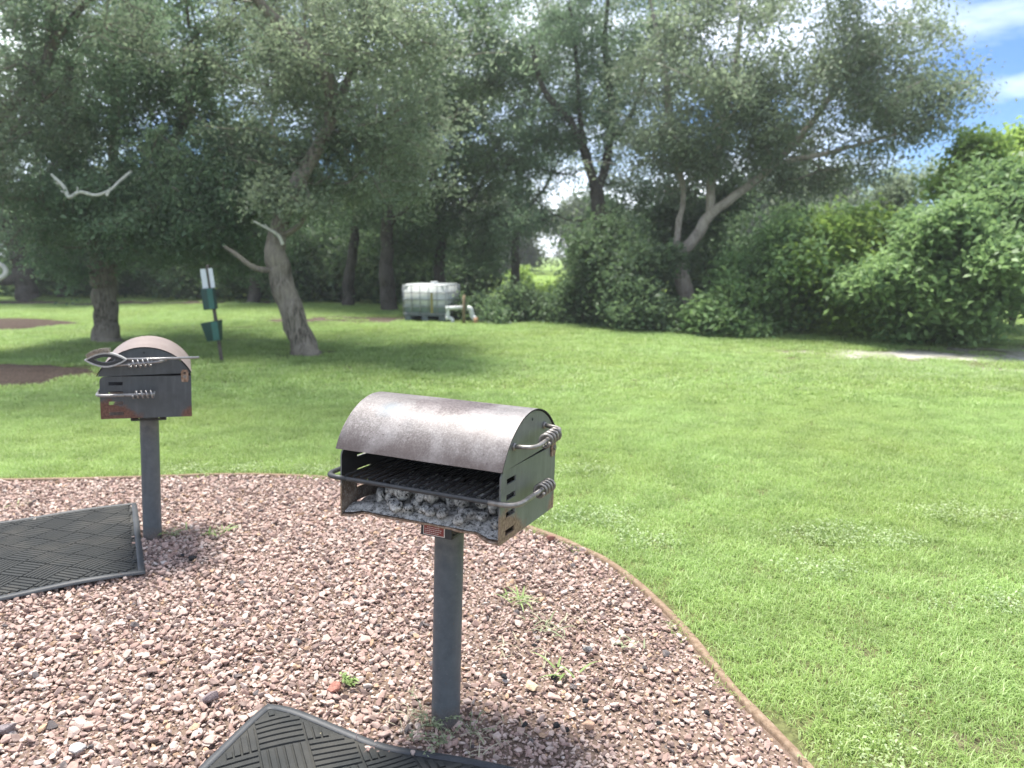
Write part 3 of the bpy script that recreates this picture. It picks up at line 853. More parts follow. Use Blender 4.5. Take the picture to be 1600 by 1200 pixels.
# shrubs
def shrub(name, label, u, v, Y, ru, rv, ry, n, per, size, leaf, seed, group, spread=.19, extra=()):
    r = np.random.RandomState(seed)
    c = el(u, v, Y, ru, rv, ry, n); bz = np.array([c[0], c[1], 0.0])
    paths = [[(*bz, .05), (bz[0] + .05, bz[1], c[2] * .5, .04), (bz[0] + r.uniform(-.2, .2), bz[1], c[2] * 1.0, .025)]]
    for k in range(4):
        a = r.uniform(0, 6.28); q = .55
        paths.append([(*bz, .035), (bz[0] + math.cos(a) * c[3] * .3, bz[1] + math.sin(a) * c[4] * .3, c[2] * .45, .028), (bz[0] + math.cos(a) * c[3] * q, bz[1] + math.sin(a) * c[4] * q, c[2] * .95, .016)])
    paths[1:] = [[(bz[0], bz[1], .06, .035)] + p[1:] for p in paths[1:]]
    lumps = []
    for k in range(9):
        a = r.uniform(0, 6.28); f = r.uniform(-.2, 1.0); w = math.sqrt(max(0, 1 - max(f, 0) ** 2)) * r.uniform(.75, 1.05)
        q = r.uniform(.20, .36)
        lumps.append((c[0] + math.cos(a) * c[3] * w, c[1] + math.sin(a) * c[4] * w, max(.25, c[2] + f * c[5] * 1.05), c[3] * q, c[4] * q, c[5] * q, max(4, n // 16)))
    c = (*c[:3], c[3] * .9, c[4] * .9, c[5] * .9, int(n * .55))
    ells = [c] + lumps + list(extra)
    return tree(name, label, 'shrub', paths, ells, per, size, spread, M[leaf], M['bark_dark'], seed, group, tip_r=.004, pname='stem', up=.5, dens=1.0)
G_S = 'shrubs along the edge of the lawn'
# right-hand side, front row
shrub('shrub', 'large light green leafy bush at the right picture edge', 1500, 440, 12.6, 130, 115, 1.4, 170, 130, .13, 'leaf_mid', 51, G_S, extra=[el(1440, 470, 12.4, 60, 75, .8, 50), el(1560, 340, 12.8, 90, 60, 1.0, 60)])
shrub('shrub', 'bright yellow-green tall bush behind the right edge bush', 1600, 320, 15.5, 105, 115, 1.5, 150, 120, .14, 'leaf_bright', 52, G_S, extra=[el(1450, 385, 15.5, 60, 40, 1.0, 40)])
shrub('shrub', 'bright green rounded bush left of the large right edge bush', 1330, 450, 14.2, 95, 95, 1.2, 130, 120, .12, 'leaf_bright', 53, G_S)
shrub('shrub', 'mid green bush right of the pale forked oak', 1215, 455, 14.8, 85, 95, 1.2, 120, 110, .12, 'leaf_mid', 54, G_S)
shrub('shrub', 'dark low bush in front of the pale forked oak', 1150, 503, 14.4, 75, 32, .8, 70, 110, .11, 'leaf_mid', 55, G_S)
shrub('shrub', 'dark dense bush left of the pale forked oak', 965, 440, 16.2, 70, 85, 1.2, 120, 110, .11, 'leaf_dark', 56, G_S, extra=[el(1030, 505, 15.0, 70, 28, .7, 40)])
shrub('shrub', 'dark green tall bush behind the pale forked oak', 1110, 410, 18.8, 120, 95, 1.3, 120, 100, .13, 'leaf_dark', 57, G_S)
shrub('shrub', 'light green spreading bush under the oak limb, right of centre', 1270, 395, 18.5, 70, 70, 1.3, 70, 100, .13, 'leaf_mid', 58, G_S)
shrub('shrub', 'thin grey-green tall bush standing against the blue sky', 1435, 305, 22, 50, 50, 1.2, 45, 60, .13, 'leaf_oak_grey', 59, G_S, spread=.32)
shrub('shrub', 'yellow-green low bush between the two right side bushes', 1400, 480, 13.6, 60, 60, .9, 60, 120, .12, 'leaf_bright', 60, G_S)
# back row, left and middle
shrub('shrub', 'low leafy bush right of the white drain pipe', 785, 492, 17.2, 48, 28, .7, 45, 90, .11, 'leaf_dark', 61, G_S)
shrub('shrub', 'low dark bush left of the dark dense bush, mid picture', 880, 492, 17.0, 55, 28, .7, 50, 90, .11, 'leaf_dark', 62, G_S)
shrub('shrub', 'sunlit yellow-green bush in the bright gap right of the tank', 830, 462, 27, 40, 26, 1.0, 45, 90, .15, 'leaf_bright', 64, G_S)
shrub('shrub', 'sunlit low bush beside the dark bush in the bright gap', 905, 470, 24, 36, 24, .9, 40, 90, .14, 'leaf_bright', 65, G_S)
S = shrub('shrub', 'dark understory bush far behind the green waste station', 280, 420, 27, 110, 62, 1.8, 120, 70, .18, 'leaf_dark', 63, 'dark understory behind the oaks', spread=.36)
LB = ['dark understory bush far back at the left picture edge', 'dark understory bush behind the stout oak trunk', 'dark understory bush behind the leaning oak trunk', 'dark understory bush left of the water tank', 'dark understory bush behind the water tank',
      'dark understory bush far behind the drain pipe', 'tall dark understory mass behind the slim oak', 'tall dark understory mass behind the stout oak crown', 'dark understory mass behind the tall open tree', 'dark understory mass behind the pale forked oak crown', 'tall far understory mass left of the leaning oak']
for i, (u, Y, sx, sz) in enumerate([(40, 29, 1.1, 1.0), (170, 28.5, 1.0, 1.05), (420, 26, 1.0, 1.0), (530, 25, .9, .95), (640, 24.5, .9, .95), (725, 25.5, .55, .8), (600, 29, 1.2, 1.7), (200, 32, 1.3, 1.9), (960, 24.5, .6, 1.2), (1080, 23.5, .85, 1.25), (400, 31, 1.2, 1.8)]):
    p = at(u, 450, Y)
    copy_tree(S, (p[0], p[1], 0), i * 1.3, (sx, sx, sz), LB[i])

# distant tree line beyond the field
ft = tree('far_tree', 'rounded far tree beyond the sunlit field', 'tree', [[(0, 62, -.1, .3), (0, 62, 2.0, .22), (.2, 62, 4.2, .12)]],
          [(0, 62, 4.2, 3.8, 3.2, 2.6, 120), (1.5, 62, 2.2, 3.0, 2.6, 1.8, 60)], 45, .42, .7, M['leaf_far'], M['bark_dark'], 71, 'distant tree line beyond the field', dens=1.0)
ft.location = (-2.0, 62, 0)
FL = 'distant blurred tree in the tree line beyond the field'
ft['label'] = FL
for i in range(16):
    xx = -46 + i * 6.4 + (i % 3 - 1) * 1.3
    yy = 58 + (i * 7 % 5) * 4
    s = .85 + .12 * (i * 5 % 4)
    copy_tree(ft, (xx, yy, 0), i * 2.1, (s, s, s * (.9 + .1 * (i % 3))), FL)

# ------------------------------------------------------------------ grills
W, D, H = .513, .388, .200
ZB = .690
def rusty(name, paint, rust_lo, rust_hi, corner=True):
    """weathered paint with rust towards the lower front corner and scattered chips"""
    t = NT(name); v = t.obj(); x, y, z = t.sep(v)
    n = t.noise(v, 14, 6, .6, .4); n2 = t.noise(v, 120, 5, .7); n3 = t.noise(t.mapping(v, (1, 1, .12)), 60, 4, .6)
    p = t.ramp(n, [(.3, tuple(c * .82 for c in paint)), (.7, tuple(c * 1.15 for c in paint))])
    p = t.mix(t.ramp(n3, [(.5, 0.0), (.75, .30)]), p, tuple(c * 1.5 + .04 for c in paint))
    rust = t.ramp(n2, [(.3, rust_lo), (.7, rust_hi)])
    # distance from lower front corner (y=-D/2, z=ZB) and lower rear corner
    def near(yc, zc, ry, rz):
        a = t.math('DIVIDE', t.math('SUBTRACT', y, yc), ry); b = t.math('DIVIDE', t.math('SUBTRACT', z, zc), rz)
        d = t.math('SQRT', t.math('ADD', t.math('MULTIPLY', a, a), t.math('MULTIPLY', b, b)))
        return t.math('ADD', d, t.math('MULTIPLY', t.math('SUBTRACT', n, .5), 1.1))
    f1 = t.ramp(near(-D / 2 + .02, ZB - .01, .165, .115), [(.78, 1.0), (.96, 0.0)])
    f2 = t.ramp(near(D / 2, ZB, .05, .05), [(.7, 1.0), (1.0, 0.0)])
    f3 = t.ramp(t.noise(v, 75, 6, .7), [(.66, 0.0), (.72, .8)])
    f = t.mix(1.0, f1, f2, 'LIGHTEN') if corner else f2
    f = t.mix(1.0, f, f3, 'LIGHTEN')
    t.set(color=t.mix(f, p, rust), rough=t.ramp(f, [(0, .48), (1, .9)]), metal=.15, spec=.4)
    t.bump(t.mix(f, n2, t.noise(v, 60, 6, .7)), .25, .003)
    return t.m
M['panel_green'] = rusty('panel_green', (.135, .141, .132), (.10, .06, .035), (.36, .27, .18))
M['panel_shaded'] = rusty('panel_shaded', (.062, .070, .075), (.07, .032, .022), (.20, .11, .08))  # same paint as the front grill, its shaded side put into a darker, bluer colour
t = NT('hood_steel'); v = t.obj(); x, y, z = t.sep(v)
n = t.noise(v, 7, 5, .6, .3); n2 = t.noise(v, 180, 4, .75); n3 = t.noise(t.mapping(v, (1, .25, .25)), 45, 5, .65)
base = t.ramp(n, [(.3, (.082, .076, .074)), (.55, (.120, .108, .103)), (.75, (.10, .098, .10))])
base = t.mix(t.ramp(n2, [(.45, 0.0), (.62, .55)]), base, (.30, .285, .28))
base = t.mix(t.ramp(n3, [(.52, 0.0), (.7, .45)]), base, (.065, .05, .047))
# brown bake-off patch on the crest, right of centre
a = t.math('DIVIDE', t.math('SUBTRACT', x, .03), .15); b = t.math('DIVIDE', t.math('SUBTRACT', y, -.035), .065)
d = t.math('ADD', t.math('SQRT', t.math('ADD', t.math('MULTIPLY', a, a), t.math('MULTIPLY', b, b))), t.math('MULTIPLY', t.math('SUBTRACT', t.noise(v, 38, 6, .75), .5), 1.5))
fb = t.ramp(d, [(.86, .95), (.98, 0.0)])
base = t.mix(fb, base, t.ramp(n2, [(.4, (.04, .03, .03)), (.68, (.20, .172, .17))]))
# bluish temper area at the left
a = t.math('DIVIDE', t.math('SUBTRACT', x, -.15), .07); b = t.math('DIVIDE', t.math('SUBTRACT', y, -.10), .06)
d = t.math('ADD', t.math('SQRT', t.math('ADD', t.math('MULTIPLY', a, a), t.math('MULTIPLY', b, b))), t.math('MULTIPLY', n3, .6))
base = t.mix(t.ramp(d, [(.5, .55), (1.2, 0.0)]), base, (.12, .16, .185))
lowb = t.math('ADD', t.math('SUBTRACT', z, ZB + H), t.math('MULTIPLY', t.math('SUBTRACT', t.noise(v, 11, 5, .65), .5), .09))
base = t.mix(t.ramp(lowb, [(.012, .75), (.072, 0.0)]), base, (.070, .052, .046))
pale = t.ramp(t.noise(v, 5.5, 4, .6), [(.5, 0.0), (.66, .6)])
base = t.mix(pale, base, t.mix(.5, base, (.36, .345, .34)))
fs = t.ramp(t.noise(v, 95, 5, .8), [(.60, 0.0), (.65, .75)])
base = t.mix(fs, base, (.045, .03, .026))
t.set(color=base, metal=.25, rough=t.ramp(n2, [(.3, .42), (.7, .62)]), spec=.4).bump(n2, .22, .0015)
M['hood'] = t.m
t = NT('hood_pink'); v = t.obj(); n = t.noise(v, 9, 5, .6); n2 = t.noise(v, 150, 4, .7)
c = t.mix(t.ramp(n2, [(.4, 0.0), (.65, .5)]), t.ramp(n, [(.3, (.165, .125, .112)), (.7, (.245, .20, .185))]), (.36, .31, .29))
t.set(color=c, metal=.25, rough=.5).bump(n2, .2, .0015)
M['hood_pink'] = t.m
M['soot'] = simple('soot', (.013, .012, .012), .9, 0, .5, 60, .4)
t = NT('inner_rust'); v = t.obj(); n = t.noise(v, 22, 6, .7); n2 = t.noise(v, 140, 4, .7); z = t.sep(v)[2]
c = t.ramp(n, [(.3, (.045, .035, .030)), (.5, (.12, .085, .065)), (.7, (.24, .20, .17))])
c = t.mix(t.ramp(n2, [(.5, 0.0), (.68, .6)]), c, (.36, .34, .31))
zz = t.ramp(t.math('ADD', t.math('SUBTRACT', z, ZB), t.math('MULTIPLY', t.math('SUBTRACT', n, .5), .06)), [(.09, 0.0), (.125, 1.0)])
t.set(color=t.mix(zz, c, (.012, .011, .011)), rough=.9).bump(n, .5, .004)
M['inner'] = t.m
M['iron_rod'] = simple('iron_rod', (.045, .047, .049), .55, .3, .35, 40, .25)
M['handle_steel'] = simple('handle_steel', (.24, .225, .205), .45, .6, .35, 60, .25)
M['handle_silver'] = simple('handle_silver', (.26, .255, .25), .4, .6, .25, 60, .2)
t = NT('post_paint'); v = t.obj(); n = t.noise(v, 25, 6, .65); n2 = t.noise(v, 240, 3, .6); n3 = t.noise(t.mapping(v, (1, 1, .15)), 20, 4)
c = t.ramp(n, [(.3, (.065, .077, .086)), (.7, (.10, .115, .125))])
c = t.mix(t.ramp(n3, [(.5, 0.0), (.75, .35)]), c, (.15, .165, .165))
c = t.mix(t.ramp(n2, [(.66, 0.0), (.72, .7)]), c, (.30, .30, .28))
zz = t.ramp(t.math('ADD', t.sep(v)[2], t.math('MULTIPLY', t.math('SUBTRACT', n, .5), .2)), [(.52, 0.0), (.62, .55)])
c = t.mix(zz, c, t.ramp(n, [(.35, (.05, .05, .045)), (.65, (.15, .145, .13))]))
lowz = t.ramp(t.math('ADD', t.sep(v)[2], t.math('MULTIPLY', t.math('SUBTRACT', n, .5), .12)), [(.015, .8), (.075, 0.0)])
c = t.mix(lowz, c, t.ramp(n2, [(.35, (.07, .055, .045)), (.65, (.20, .165, .14))]))
chip = t.ramp(t.noise(v, 70, 5, .7), [(.665, 0.0), (.69, .85)])
c = t.mix(chip, c, (.14, .085, .06))
t.set(color=c, rough=.5, metal=.1, spec=.45).bump(n2, .15, .002)
M['post'] = t.m
M['bracket'] = simple('bracket', (.040, .043, .045), .6, .3, .3, 40, .2)
t = NT('rust_lip'); n = t.noise(t.obj(), 70, 6, .75)
t.set(color=t.ramp(n, [(.3, (.07, .04, .028)), (.5, (.25, .16, .10)), (.72, (.48, .40, .33))]), rough=.9).bump(n, .8, .006)
M['rust'] = t.m
t = NT('ash'); n = t.noise(t.obj(), 48, 7, .8); n2 = t.noise(t.obj(), 120, 4, .8)
c = t.ramp(n, [(.36, (.03, .03, .03)), (.46, (.36, .35, .325)), (.6, (.60, .585, .55)), (.75, (.76, .745, .71))])
c = t.mix(t.ramp(n2, [(.38, .95), (.46, 0.0)]), c, (.03, .03, .03))
t.set(color=c, rough=1.0, spec=.05).bump(n2, .8, .004)
M['ash'] = t.m
t = NT('briquette_ash'); v = t.obj(); n = t.noise(v, 75, 6, .75); rnd = t.node('ShaderNodeObjectInfo').outputs['Random']
c = t.ramp(n, [(.41, (.012, .012, .012)), (.48, (.48, .47, .44)), (.60, (.76, .75, .71)), (.8, (.86, .85, .82))])
c = t.mix(t.math('MULTIPLY', rnd, .35), c, (.25, .245, .235))
t.set(color=c, rough=1.0, spec=.05).bump(n, 1.0, .012)
M['briq'] = t.m
M['plate_red'] = simple('plate_red', (.22, .035, .030), .45, 0, .25, 80, .05)
M['plate_white'] = simple('plate_white', (.62, .57, .53), .5, 0, .15, 80, .05)
M['coal'] = simple('coal', (.012, .012, .013), .85, 0, .5, 60, .6, .005)

def panel(side, mats, parent):
    """side plate: front edge at y=-D/2, rounded top front corner, four draught slots; plane x = side*W/2"""
    bm = bmesh.new()
    sl = [(.016, .032), (.066, .082), (.114, .130), (.158, .174)]
    if side < 0: sl = [(.018, .028), (.069, .080), (.116, .126), (.162, .168)]
    y0, ya, yb, y1 = (-D / 2, -D / 2 + .036, -D / 2 + .096, D / 2) if side > 0 else (-D / 2, -D / 2 + .075, -D / 2 + .145, D / 2)
    zs = [0.0]
    for a, b in sl: zs += [a, b]
    zs.append(H)
    ys = [y0, ya, yb, y1]
    xp = side * W / 2
    vd = {}
    def vv(y, z):
        k = (round(y, 5), round(z, 5))
        if k not in vd: vd[k] = bm.verts.new((xp, y, ZB + z))
        return vd[k]
    holes = set((1, 2 * q + 1) for q in range(4))
    for i in range(3):
        for j in range(len(zs) - 1):
            if (i, j) in holes: continue
            if i == 0 and j == len(zs) - 2:     # rounded corner cell (top front)
                pts = [(ys[0], zs[j])]
                rr = min(.022, zs[j + 1] - zs[j])
                arc = [(ys[0] + rr - rr * math.cos(a), H - rr + rr * math.sin(a)) for a in np.linspace(0, math.pi / 2, 7)]
                pts = [(ys[0], zs[j]), (ys[1], zs[j]), (ys[1], H)] + arc[::-1]
                if abs(arc[0][1] - zs[j]) < 1e-6: pts = pts[:-1]
                bm.faces.new([vv(*p) for p in pts])
                continue
            bm.faces.new([vv(ys[i], zs[j]), vv(ys[i + 1], zs[j]), vv(ys[i + 1], zs[j + 1]), vv(ys[i], zs[j + 1])])
    bmesh.ops.recalc_face_normals(bm, faces=bm.faces[:])
    bm.normal_update()
    if bm.faces[0].normal.x * side < 0: bmesh.ops.reverse_faces(bm, faces=bm.faces[:])
    me = bpy.data.meshes.new('side_panel'); bm.to_mesh(me); bm.free()
    o = link('side_panel', me, mats, parent)
    s = o.modifiers.new('solid', 'SOLIDIFY'); s.thickness = .005; s.offset = -1; s.material_offset = 1; s.material_offset_rim = 0
    return o

def coil(c0, c1, r, turns, wire):
    g = Geo(); g.tube(helix(c0, c1, r, turns, 14), wire, 7); return g

def grill(loc, rot, label, seed, paint, hoodm, hand, handside, post_tilt=(0, 0)):
    rs = np.random.RandomState(seed)
    e = empty('park_grill', loc, rot); tag(e, label, 'grill', 'pedestal charcoal grills')
    # post
    g = Geo(); zz = np.array([-.06, 0, .1, .25, .4, .55, .66, ZB - .004]); g.tube(np.stack([0 * zz, 0 * zz, zz], -1), .0445, 32)
    g.build('post', M['post'], e, False).data.polygons.foreach_set('use_smooth', np.array([True] * (7 * 32) + [False] * 2))
    # bracket: front, rear and bottom straps
    g = Geo()
    g.box((0, -.078, ZB - .029), (.104, .006, .054)); g.box((0, .078, ZB - .029), (.104, .006, .054)); 
    g.box((-.0495, 0, ZB - .051), (.005, .150, .010)); g.box((.0495, 0, ZB - .051), (.005, .150, .010))
    g.box((0, -.0615, ZB - .0515), (.094, .027, .009)); g.box((0, .0615, ZB - .0515), (.094, .027, .009))
    g.build('bracket', M['bracket'], e, bevel=.002)
    # information plate
    g = Geo(); g.box((-.006, -.0825, ZB - .030), (.072, .002, .044)); pl = g.build('information_plate', M['plate_white'], e, bevel=.0008)
    g = Geo(); g.box((-.006, -.0838, ZB - .030), (.066, .0012, .038)); g.build('red_field', M['plate_red'], pl)
    g = Geo()
    for k in range(6):
        zc = ZB - .0155 - k * .0058; xx = -.006 - .029
        hh = .0030 if k == 0 else .0016
        lim = -.006 + (.029 if k in (0, 1, 3, 4) else .02)
        if k == 2: xx += .007
        while xx < lim - .004:
            w = rs.uniform(.003, .008); w = min(w, lim - xx)
            g.box((xx + w / 2, -.0846, zc), (w, .0006, hh)); xx += w + .0014
    g.build('lettering', M['plate_white'], pl)
    # firebox
    panel(1, [paint, M['inner']], e); panel(-1, [paint, M['inner']], e)
    g = Geo(); g.box((0, D / 2 - .0025, ZB + H / 2 + .002), (W - .012, .004, H - .006)); 
    bo = g.build('back_panel', [M['soot']], e)
    g = Geo(); g.box((0, D / 2 + .0022, ZB + H / 2), (W, .004, H)); g.build('back_panel', [paint], e)
    # floor with a warped, burnt-back front edge
    nx_ = 60; V = []; F = []
    xs_ = np.linspace(-W / 2 + .006, W / 2 - .006, nx_)
    for i, xq in enumerate(xs_):
        f = (xq + W / 2) / W
        cut = .030 * np.clip((f - .045) / .06, 0, 1) * np.clip((.93 - f) / .10, 0, 1)
        cut = cut + .004 * (fbm(i * .5, 3.3 + seed) - .47) * 2
        rise = .006 * np.clip(cut / .03, 0, 1) * (1 + .8 * (vnoise(i * .25, 9) - .5))
        yf = -D / 2 + .001 + max(cut, 0)
        for yq, zq in ((yf, rise), (yf + .012, rise * .6), (0.02, 0), (D / 2 - .006, 0)):
            V.append((xq, yq, ZB + .004 + zq))
    for i in range(nx_ - 1):
        for j in range(3): F.append((i * 4 + j, (i + 1) * 4 + j, (i + 1) * 4 + j + 1, i * 4 + j + 1))
    me = mesh_np('floor_panel', V, pyfaces=F)
    o = link('floor_panel', me, [M['rust']], e, True)
    s = o.modifiers.new('solid', 'SOLIDIFY'); s.thickness = .0055; s.offset = -.2
    # hinges at the rear top corners
    for sd in (1, -1):
        g = Geo(); xh = sd * (W / 2 + .003)
        pr = [(-.013, -.030), (.013, -.030), (.0165, -.018), (.0165, .018), (.010, .030), (-.010, .030), (-.0165, .018), (-.0165, -.018)]
        V = [(xh + q, D / 2 - .024 + a, ZB + H + .000 + b) for q in (-.0028, .0028) for a, b in pr]
        F = [tuple(range(8)), tuple(range(15, 7, -1))] + [(i, i + 8, (i + 1) % 8 + 8, (i + 1) % 8) for i in range(8)]
        g.add(V, F)
        h = g.build('hinge', M['rust'], e, bevel=.001)
        g = Geo(); g.tube([(xh + sd * .002, D / 2 - .024, ZB + H - .004), (xh + sd * .008, D / 2 - .024, ZB + H - .004)], .0085, 6); g.build('bolt', M['handle_steel'], h)
        g = Geo(); g.tube([(xh + sd * .002, D / 2 - .024, ZB + H + .014), (xh + sd * .005, D / 2 - .024, ZB + H + .014)], .005, 10); g.build('bolt', M['soot'], h)
    # hood
    a = np.array([-D / 2 - .012, H + .003]); b = np.array([D / 2 + .006, H + .016])
    ch = np.linalg.norm(b - a); sag = .130; Rr = ch * ch / (8 * sag) + sag / 2
    u = (b - a) / ch; nn = np.array([-u[1], u[0]]); cen = (a + b) / 2 + nn * (sag - Rr)
    ha = math.asin(ch / 2 / Rr)
    na_ = 32; prof = []
    for q in np.linspace(-ha, ha, na_): prof.append(cen + Rr * (u * math.sin(q) + nn * math.cos(q)))
    prof = np.array(prof); inn = cen + (prof - cen) * (1 - .0035 / Rr)
    xl = W / 2 + .0075
    V = []; F = []; Mi = []
    nxs = 9
    xs_ = np.linspace(-xl, xl, nxs)
    wob = lambda i, k: .0012 * (vnoise(i * .8 + seed, k * .35) - .5)
    for i, xq in enumerate(xs_):
        for k in range(na_): V.append((xq, prof[k][0] + wob(i, k), ZB + prof[k][1] + wob(i + 5, k)))
    n0 = len(V)
    for i, xq in enumerate(xs_):
        for k in range(na_): V.append((xq, inn[k][0], ZB + inn[k][1]))
    g = Geo(); g.V = V; g.n = len(V)
    def addf(f, m): g.F.append(f); g.M.append(m)
    for i in range(nxs - 1):
        for k in range(na_ - 1):
            q = i * na_ + k
            addf((q, q + na_, q + na_ + 1, q + 1), 0); addf((n0 + q, n0 + q + 1, n0 + q + na_ + 1, n0 + q + na_), 1)
    for i in range(nxs - 1):
        q = i * na_; addf((q, n0 + q, n0 + q + na_, q + na_), 0)
        q = i * na_ + na_ - 1; addf((q, q + na_, n0 + q + na_, n0 + q), 0)
    for k in range(na_ - 1):
        addf((k, k + 1, n0 + k + 1, n0 + k), 2); q = (nxs - 1) * na_ + k; addf((q, n0 + q, n0 + q + 1, q + 1), 2)
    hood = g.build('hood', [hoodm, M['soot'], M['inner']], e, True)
    hood.data.polygons.foreach_set('use_smooth', np.array([m_ != 2 for m_ in g.M]))
    es = hood.modifiers.new('es', 'EDGE_SPLIT'); es.split_angle = R(40)
    for sd in (1, -1):
        g = Geo(); pc = cen + (prof - cen) * (1 - .006 / Rr)
        x0, x1 = sd * (W / 2 - .001), sd * (W / 2 + .0035)
        V = [(x0, p[0], ZB + p[1]) for p in pc] + [(x1, p[0], ZB + p[1]) for p in pc]
        F = [tuple(range(na_)), tuple(range(2 * na_ - 1, na_ - 1, -1))] + [(k, k + na_, (k + 1) % na_ + na_, (k + 1) % na_) for k in range(na_)]
        g.add(V, F); cap = g.build('end_cap', [paint], hood)
        bmx = bmesh.new(); bmx.from_mesh(cap.data); bmesh.ops.recalc_face_normals(bmx, faces=bmx.faces[:]); bmx.to_mesh(cap.data); bmx.free()
        g = Geo(); g.tube([(x1 - sd * .001, -.004, ZB + H + .112), (x1 + sd * .0006, -.004, ZB + H + .112)], .0045, 12); g.build('bolt_hole', M['coal'], hood)
    sd = 1
    xh = sd * (W / 2 + .003); hz = ZB + H + .068; off = .062
    pts = [(xh, -.130, hz - .010), (xh + off, -.122, hz - .008), (xh + off, .075, hz + .010), (xh, .085, hz + .012)]
    g = Geo(); g.tube(round_path(pts, .035), .0062, 12)
    for q in (pts[0], pts[3]): g.tube([(q[0] - .001, q[1], q[2]), (q[0] + .006, q[1], q[2])], .0105, 12)
    g.build('hood_handle', hand, hood, True)
    coil((xh + off, -.065, hz - .002), (xh + off, .030, hz + .006), .0165, 4.6, .0042).build('handle_coil', hand, hood, True)
    # grate
    gz = ZB + .118; ox = W / 2 + .050; yf = -D / 2 - .010
    pts = [(ox, .040, gz + .004), (ox, yf, gz), (-ox, yf, gz), (-ox, .040, gz + .004)]
    g = Geo(); rp = round_path(pts, .055, 10); g.tube(rp, .0068, 12)
    gr = g.build('grate', [M['iron_rod']], e, True)
    for sd in (1, -1):
        g = Geo(); g.tube([(sd * (ox), -.09, gz + .002), (sd * ox, .040, gz + .004)], .0072, 12); g.build('handle', hand, gr, True)
        g = Geo(); g.tube(round_path([(sd * (W / 2 - .03), yf, gz), (sd * ox, yf, gz), (sd * ox, -.09, gz + .002)], .055, 10), .0073, 12); g.build('handle', hand if sd == 1 else M['iron_rod'], gr, True)
        coil((sd * ox, -.055, gz + .003), (sd * ox, .038, gz + .004), .0165, 4.6, .0042).build('handle_coil', hand, gr, True)
    nb = 19
    gb = Geo(); gb.tube([(0, -D / 2 - .006, 0), (0, D / 2 - .03, 0)], .0045, 8); bme = gb.mesh('grate_bar')
    for k in range(nb):
        o = link('grate_bar', bme, None, gr, True, (-W / 2 + .026 + (W - .052) * k / (nb - 1), 0, gz + .009))
    bme.materials.append(M['soot'])
    g = Geo(); g.tube([(-W / 2 + .012, D / 2 - .045, gz + .0), (W / 2 - .012, D / 2 - .045, gz)], .0055, 8); g.build('cross_bar', M['iron_rod'], gr, True)
    return e

GA = grill((-.209, 2.205, 0), (R(-1.74), R(1.19), R(-24.38)), 'front pedestal grill with blotchy pinkish steel hood and ashy charcoal inside', 7, M['panel_green'], M['hood'], M['handle_steel'], 1)
GB = grill((-1.868, 3.805, 0), (R(-2.6), R(.2), R(-67.0)), 'rear pedestal grill seen from its shaded side with a brush on it', 19, M['panel_shaded'], M['hood_pink'], M['handle_silver'], 1)
bpy.context.view_layer.update()
MA, MB_ = GA.matrix_world.copy(), GB.matrix_world.copy()

# ash bed and briquettes in the front grill
nx_, ny_ = 90, 60
xs_ = np.linspace(-W / 2 + .008, W / 2 - .008, nx_); ys_ = np.linspace(0, 1, ny_)
V = []
for i, xq in enumerate(xs_):
    f = (xq + W / 2) / W
    cut = .030 * np.clip((f - .045) / .06, 0, 1) * np.clip((.93 - f) / .10, 0, 1)
    for b in ys_:
        yq = (-D / 2 + .006 + cut) * (1 - b) + (D / 2 - .010) * b
        mound = .014 + .022 * math.exp(-((yq + .03) / .10) ** 2) * (1 - (xq / (W / 2)) ** 4)
        hgt = (mound + .014 * (fbm(xq * 28, yq * 28) - .4) + .009 * (fbm(xq * 90, yq * 90 + 3) - .4)) * min(1, .25 + b * 9)
        V.append((xq, yq, ZB + .009 + max(hgt, .001)))
F = [(i * ny_ + j, (i + 1) * ny_ + j, (i + 1) * ny_ + j + 1, i * ny_ + j + 1) for i in range(nx_ - 1) for j in range(ny_ - 1)]
o = link('ash_bed', mesh_np('ash_bed', V, pyfaces=F), M['ash'], None, True); o.matrix_world = MA
tag(o, 'layer of pale grey ash covering the floor of the front grill', 'ash', kind='stuff')
def briq_mesh(seed):
    r = np.random.RandomState(seed); bm = bmesh.new(); bmesh.ops.create_icosphere(bm, subdivisions=3, radius=1)
    for v_ in bm.verts:
        c = v_.co; 
        sx = math.copysign(abs(c.x) ** .75, c.x); sy = math.copysign(abs(c.y) ** .75, c.y)
        k = 1 + .26 * (float(fbm(c.x * 1.7 + seed, c.y * 1.7 + c.z)) - .47) * 2 + .24 * (float(fbm(c.x * 5 + seed, c.y * 5 + c.z * 3)) - .47) * 2
        v_.co = Vector((sx * .0205 * k, sy * .0185 * k, c.z * .0140 * k))
    me = bpy.data.meshes.new('briquette'); bm.to_mesh(me); bm.free(); me.materials.append(M['briq'])
    me.polygons.foreach_set('use_smooth', np.ones(len(me.polygons), bool)); return me
bms = [briq_mesh(3 + i * 5) for i in range(6)]
r = np.random.RandomState(4)
placed = []
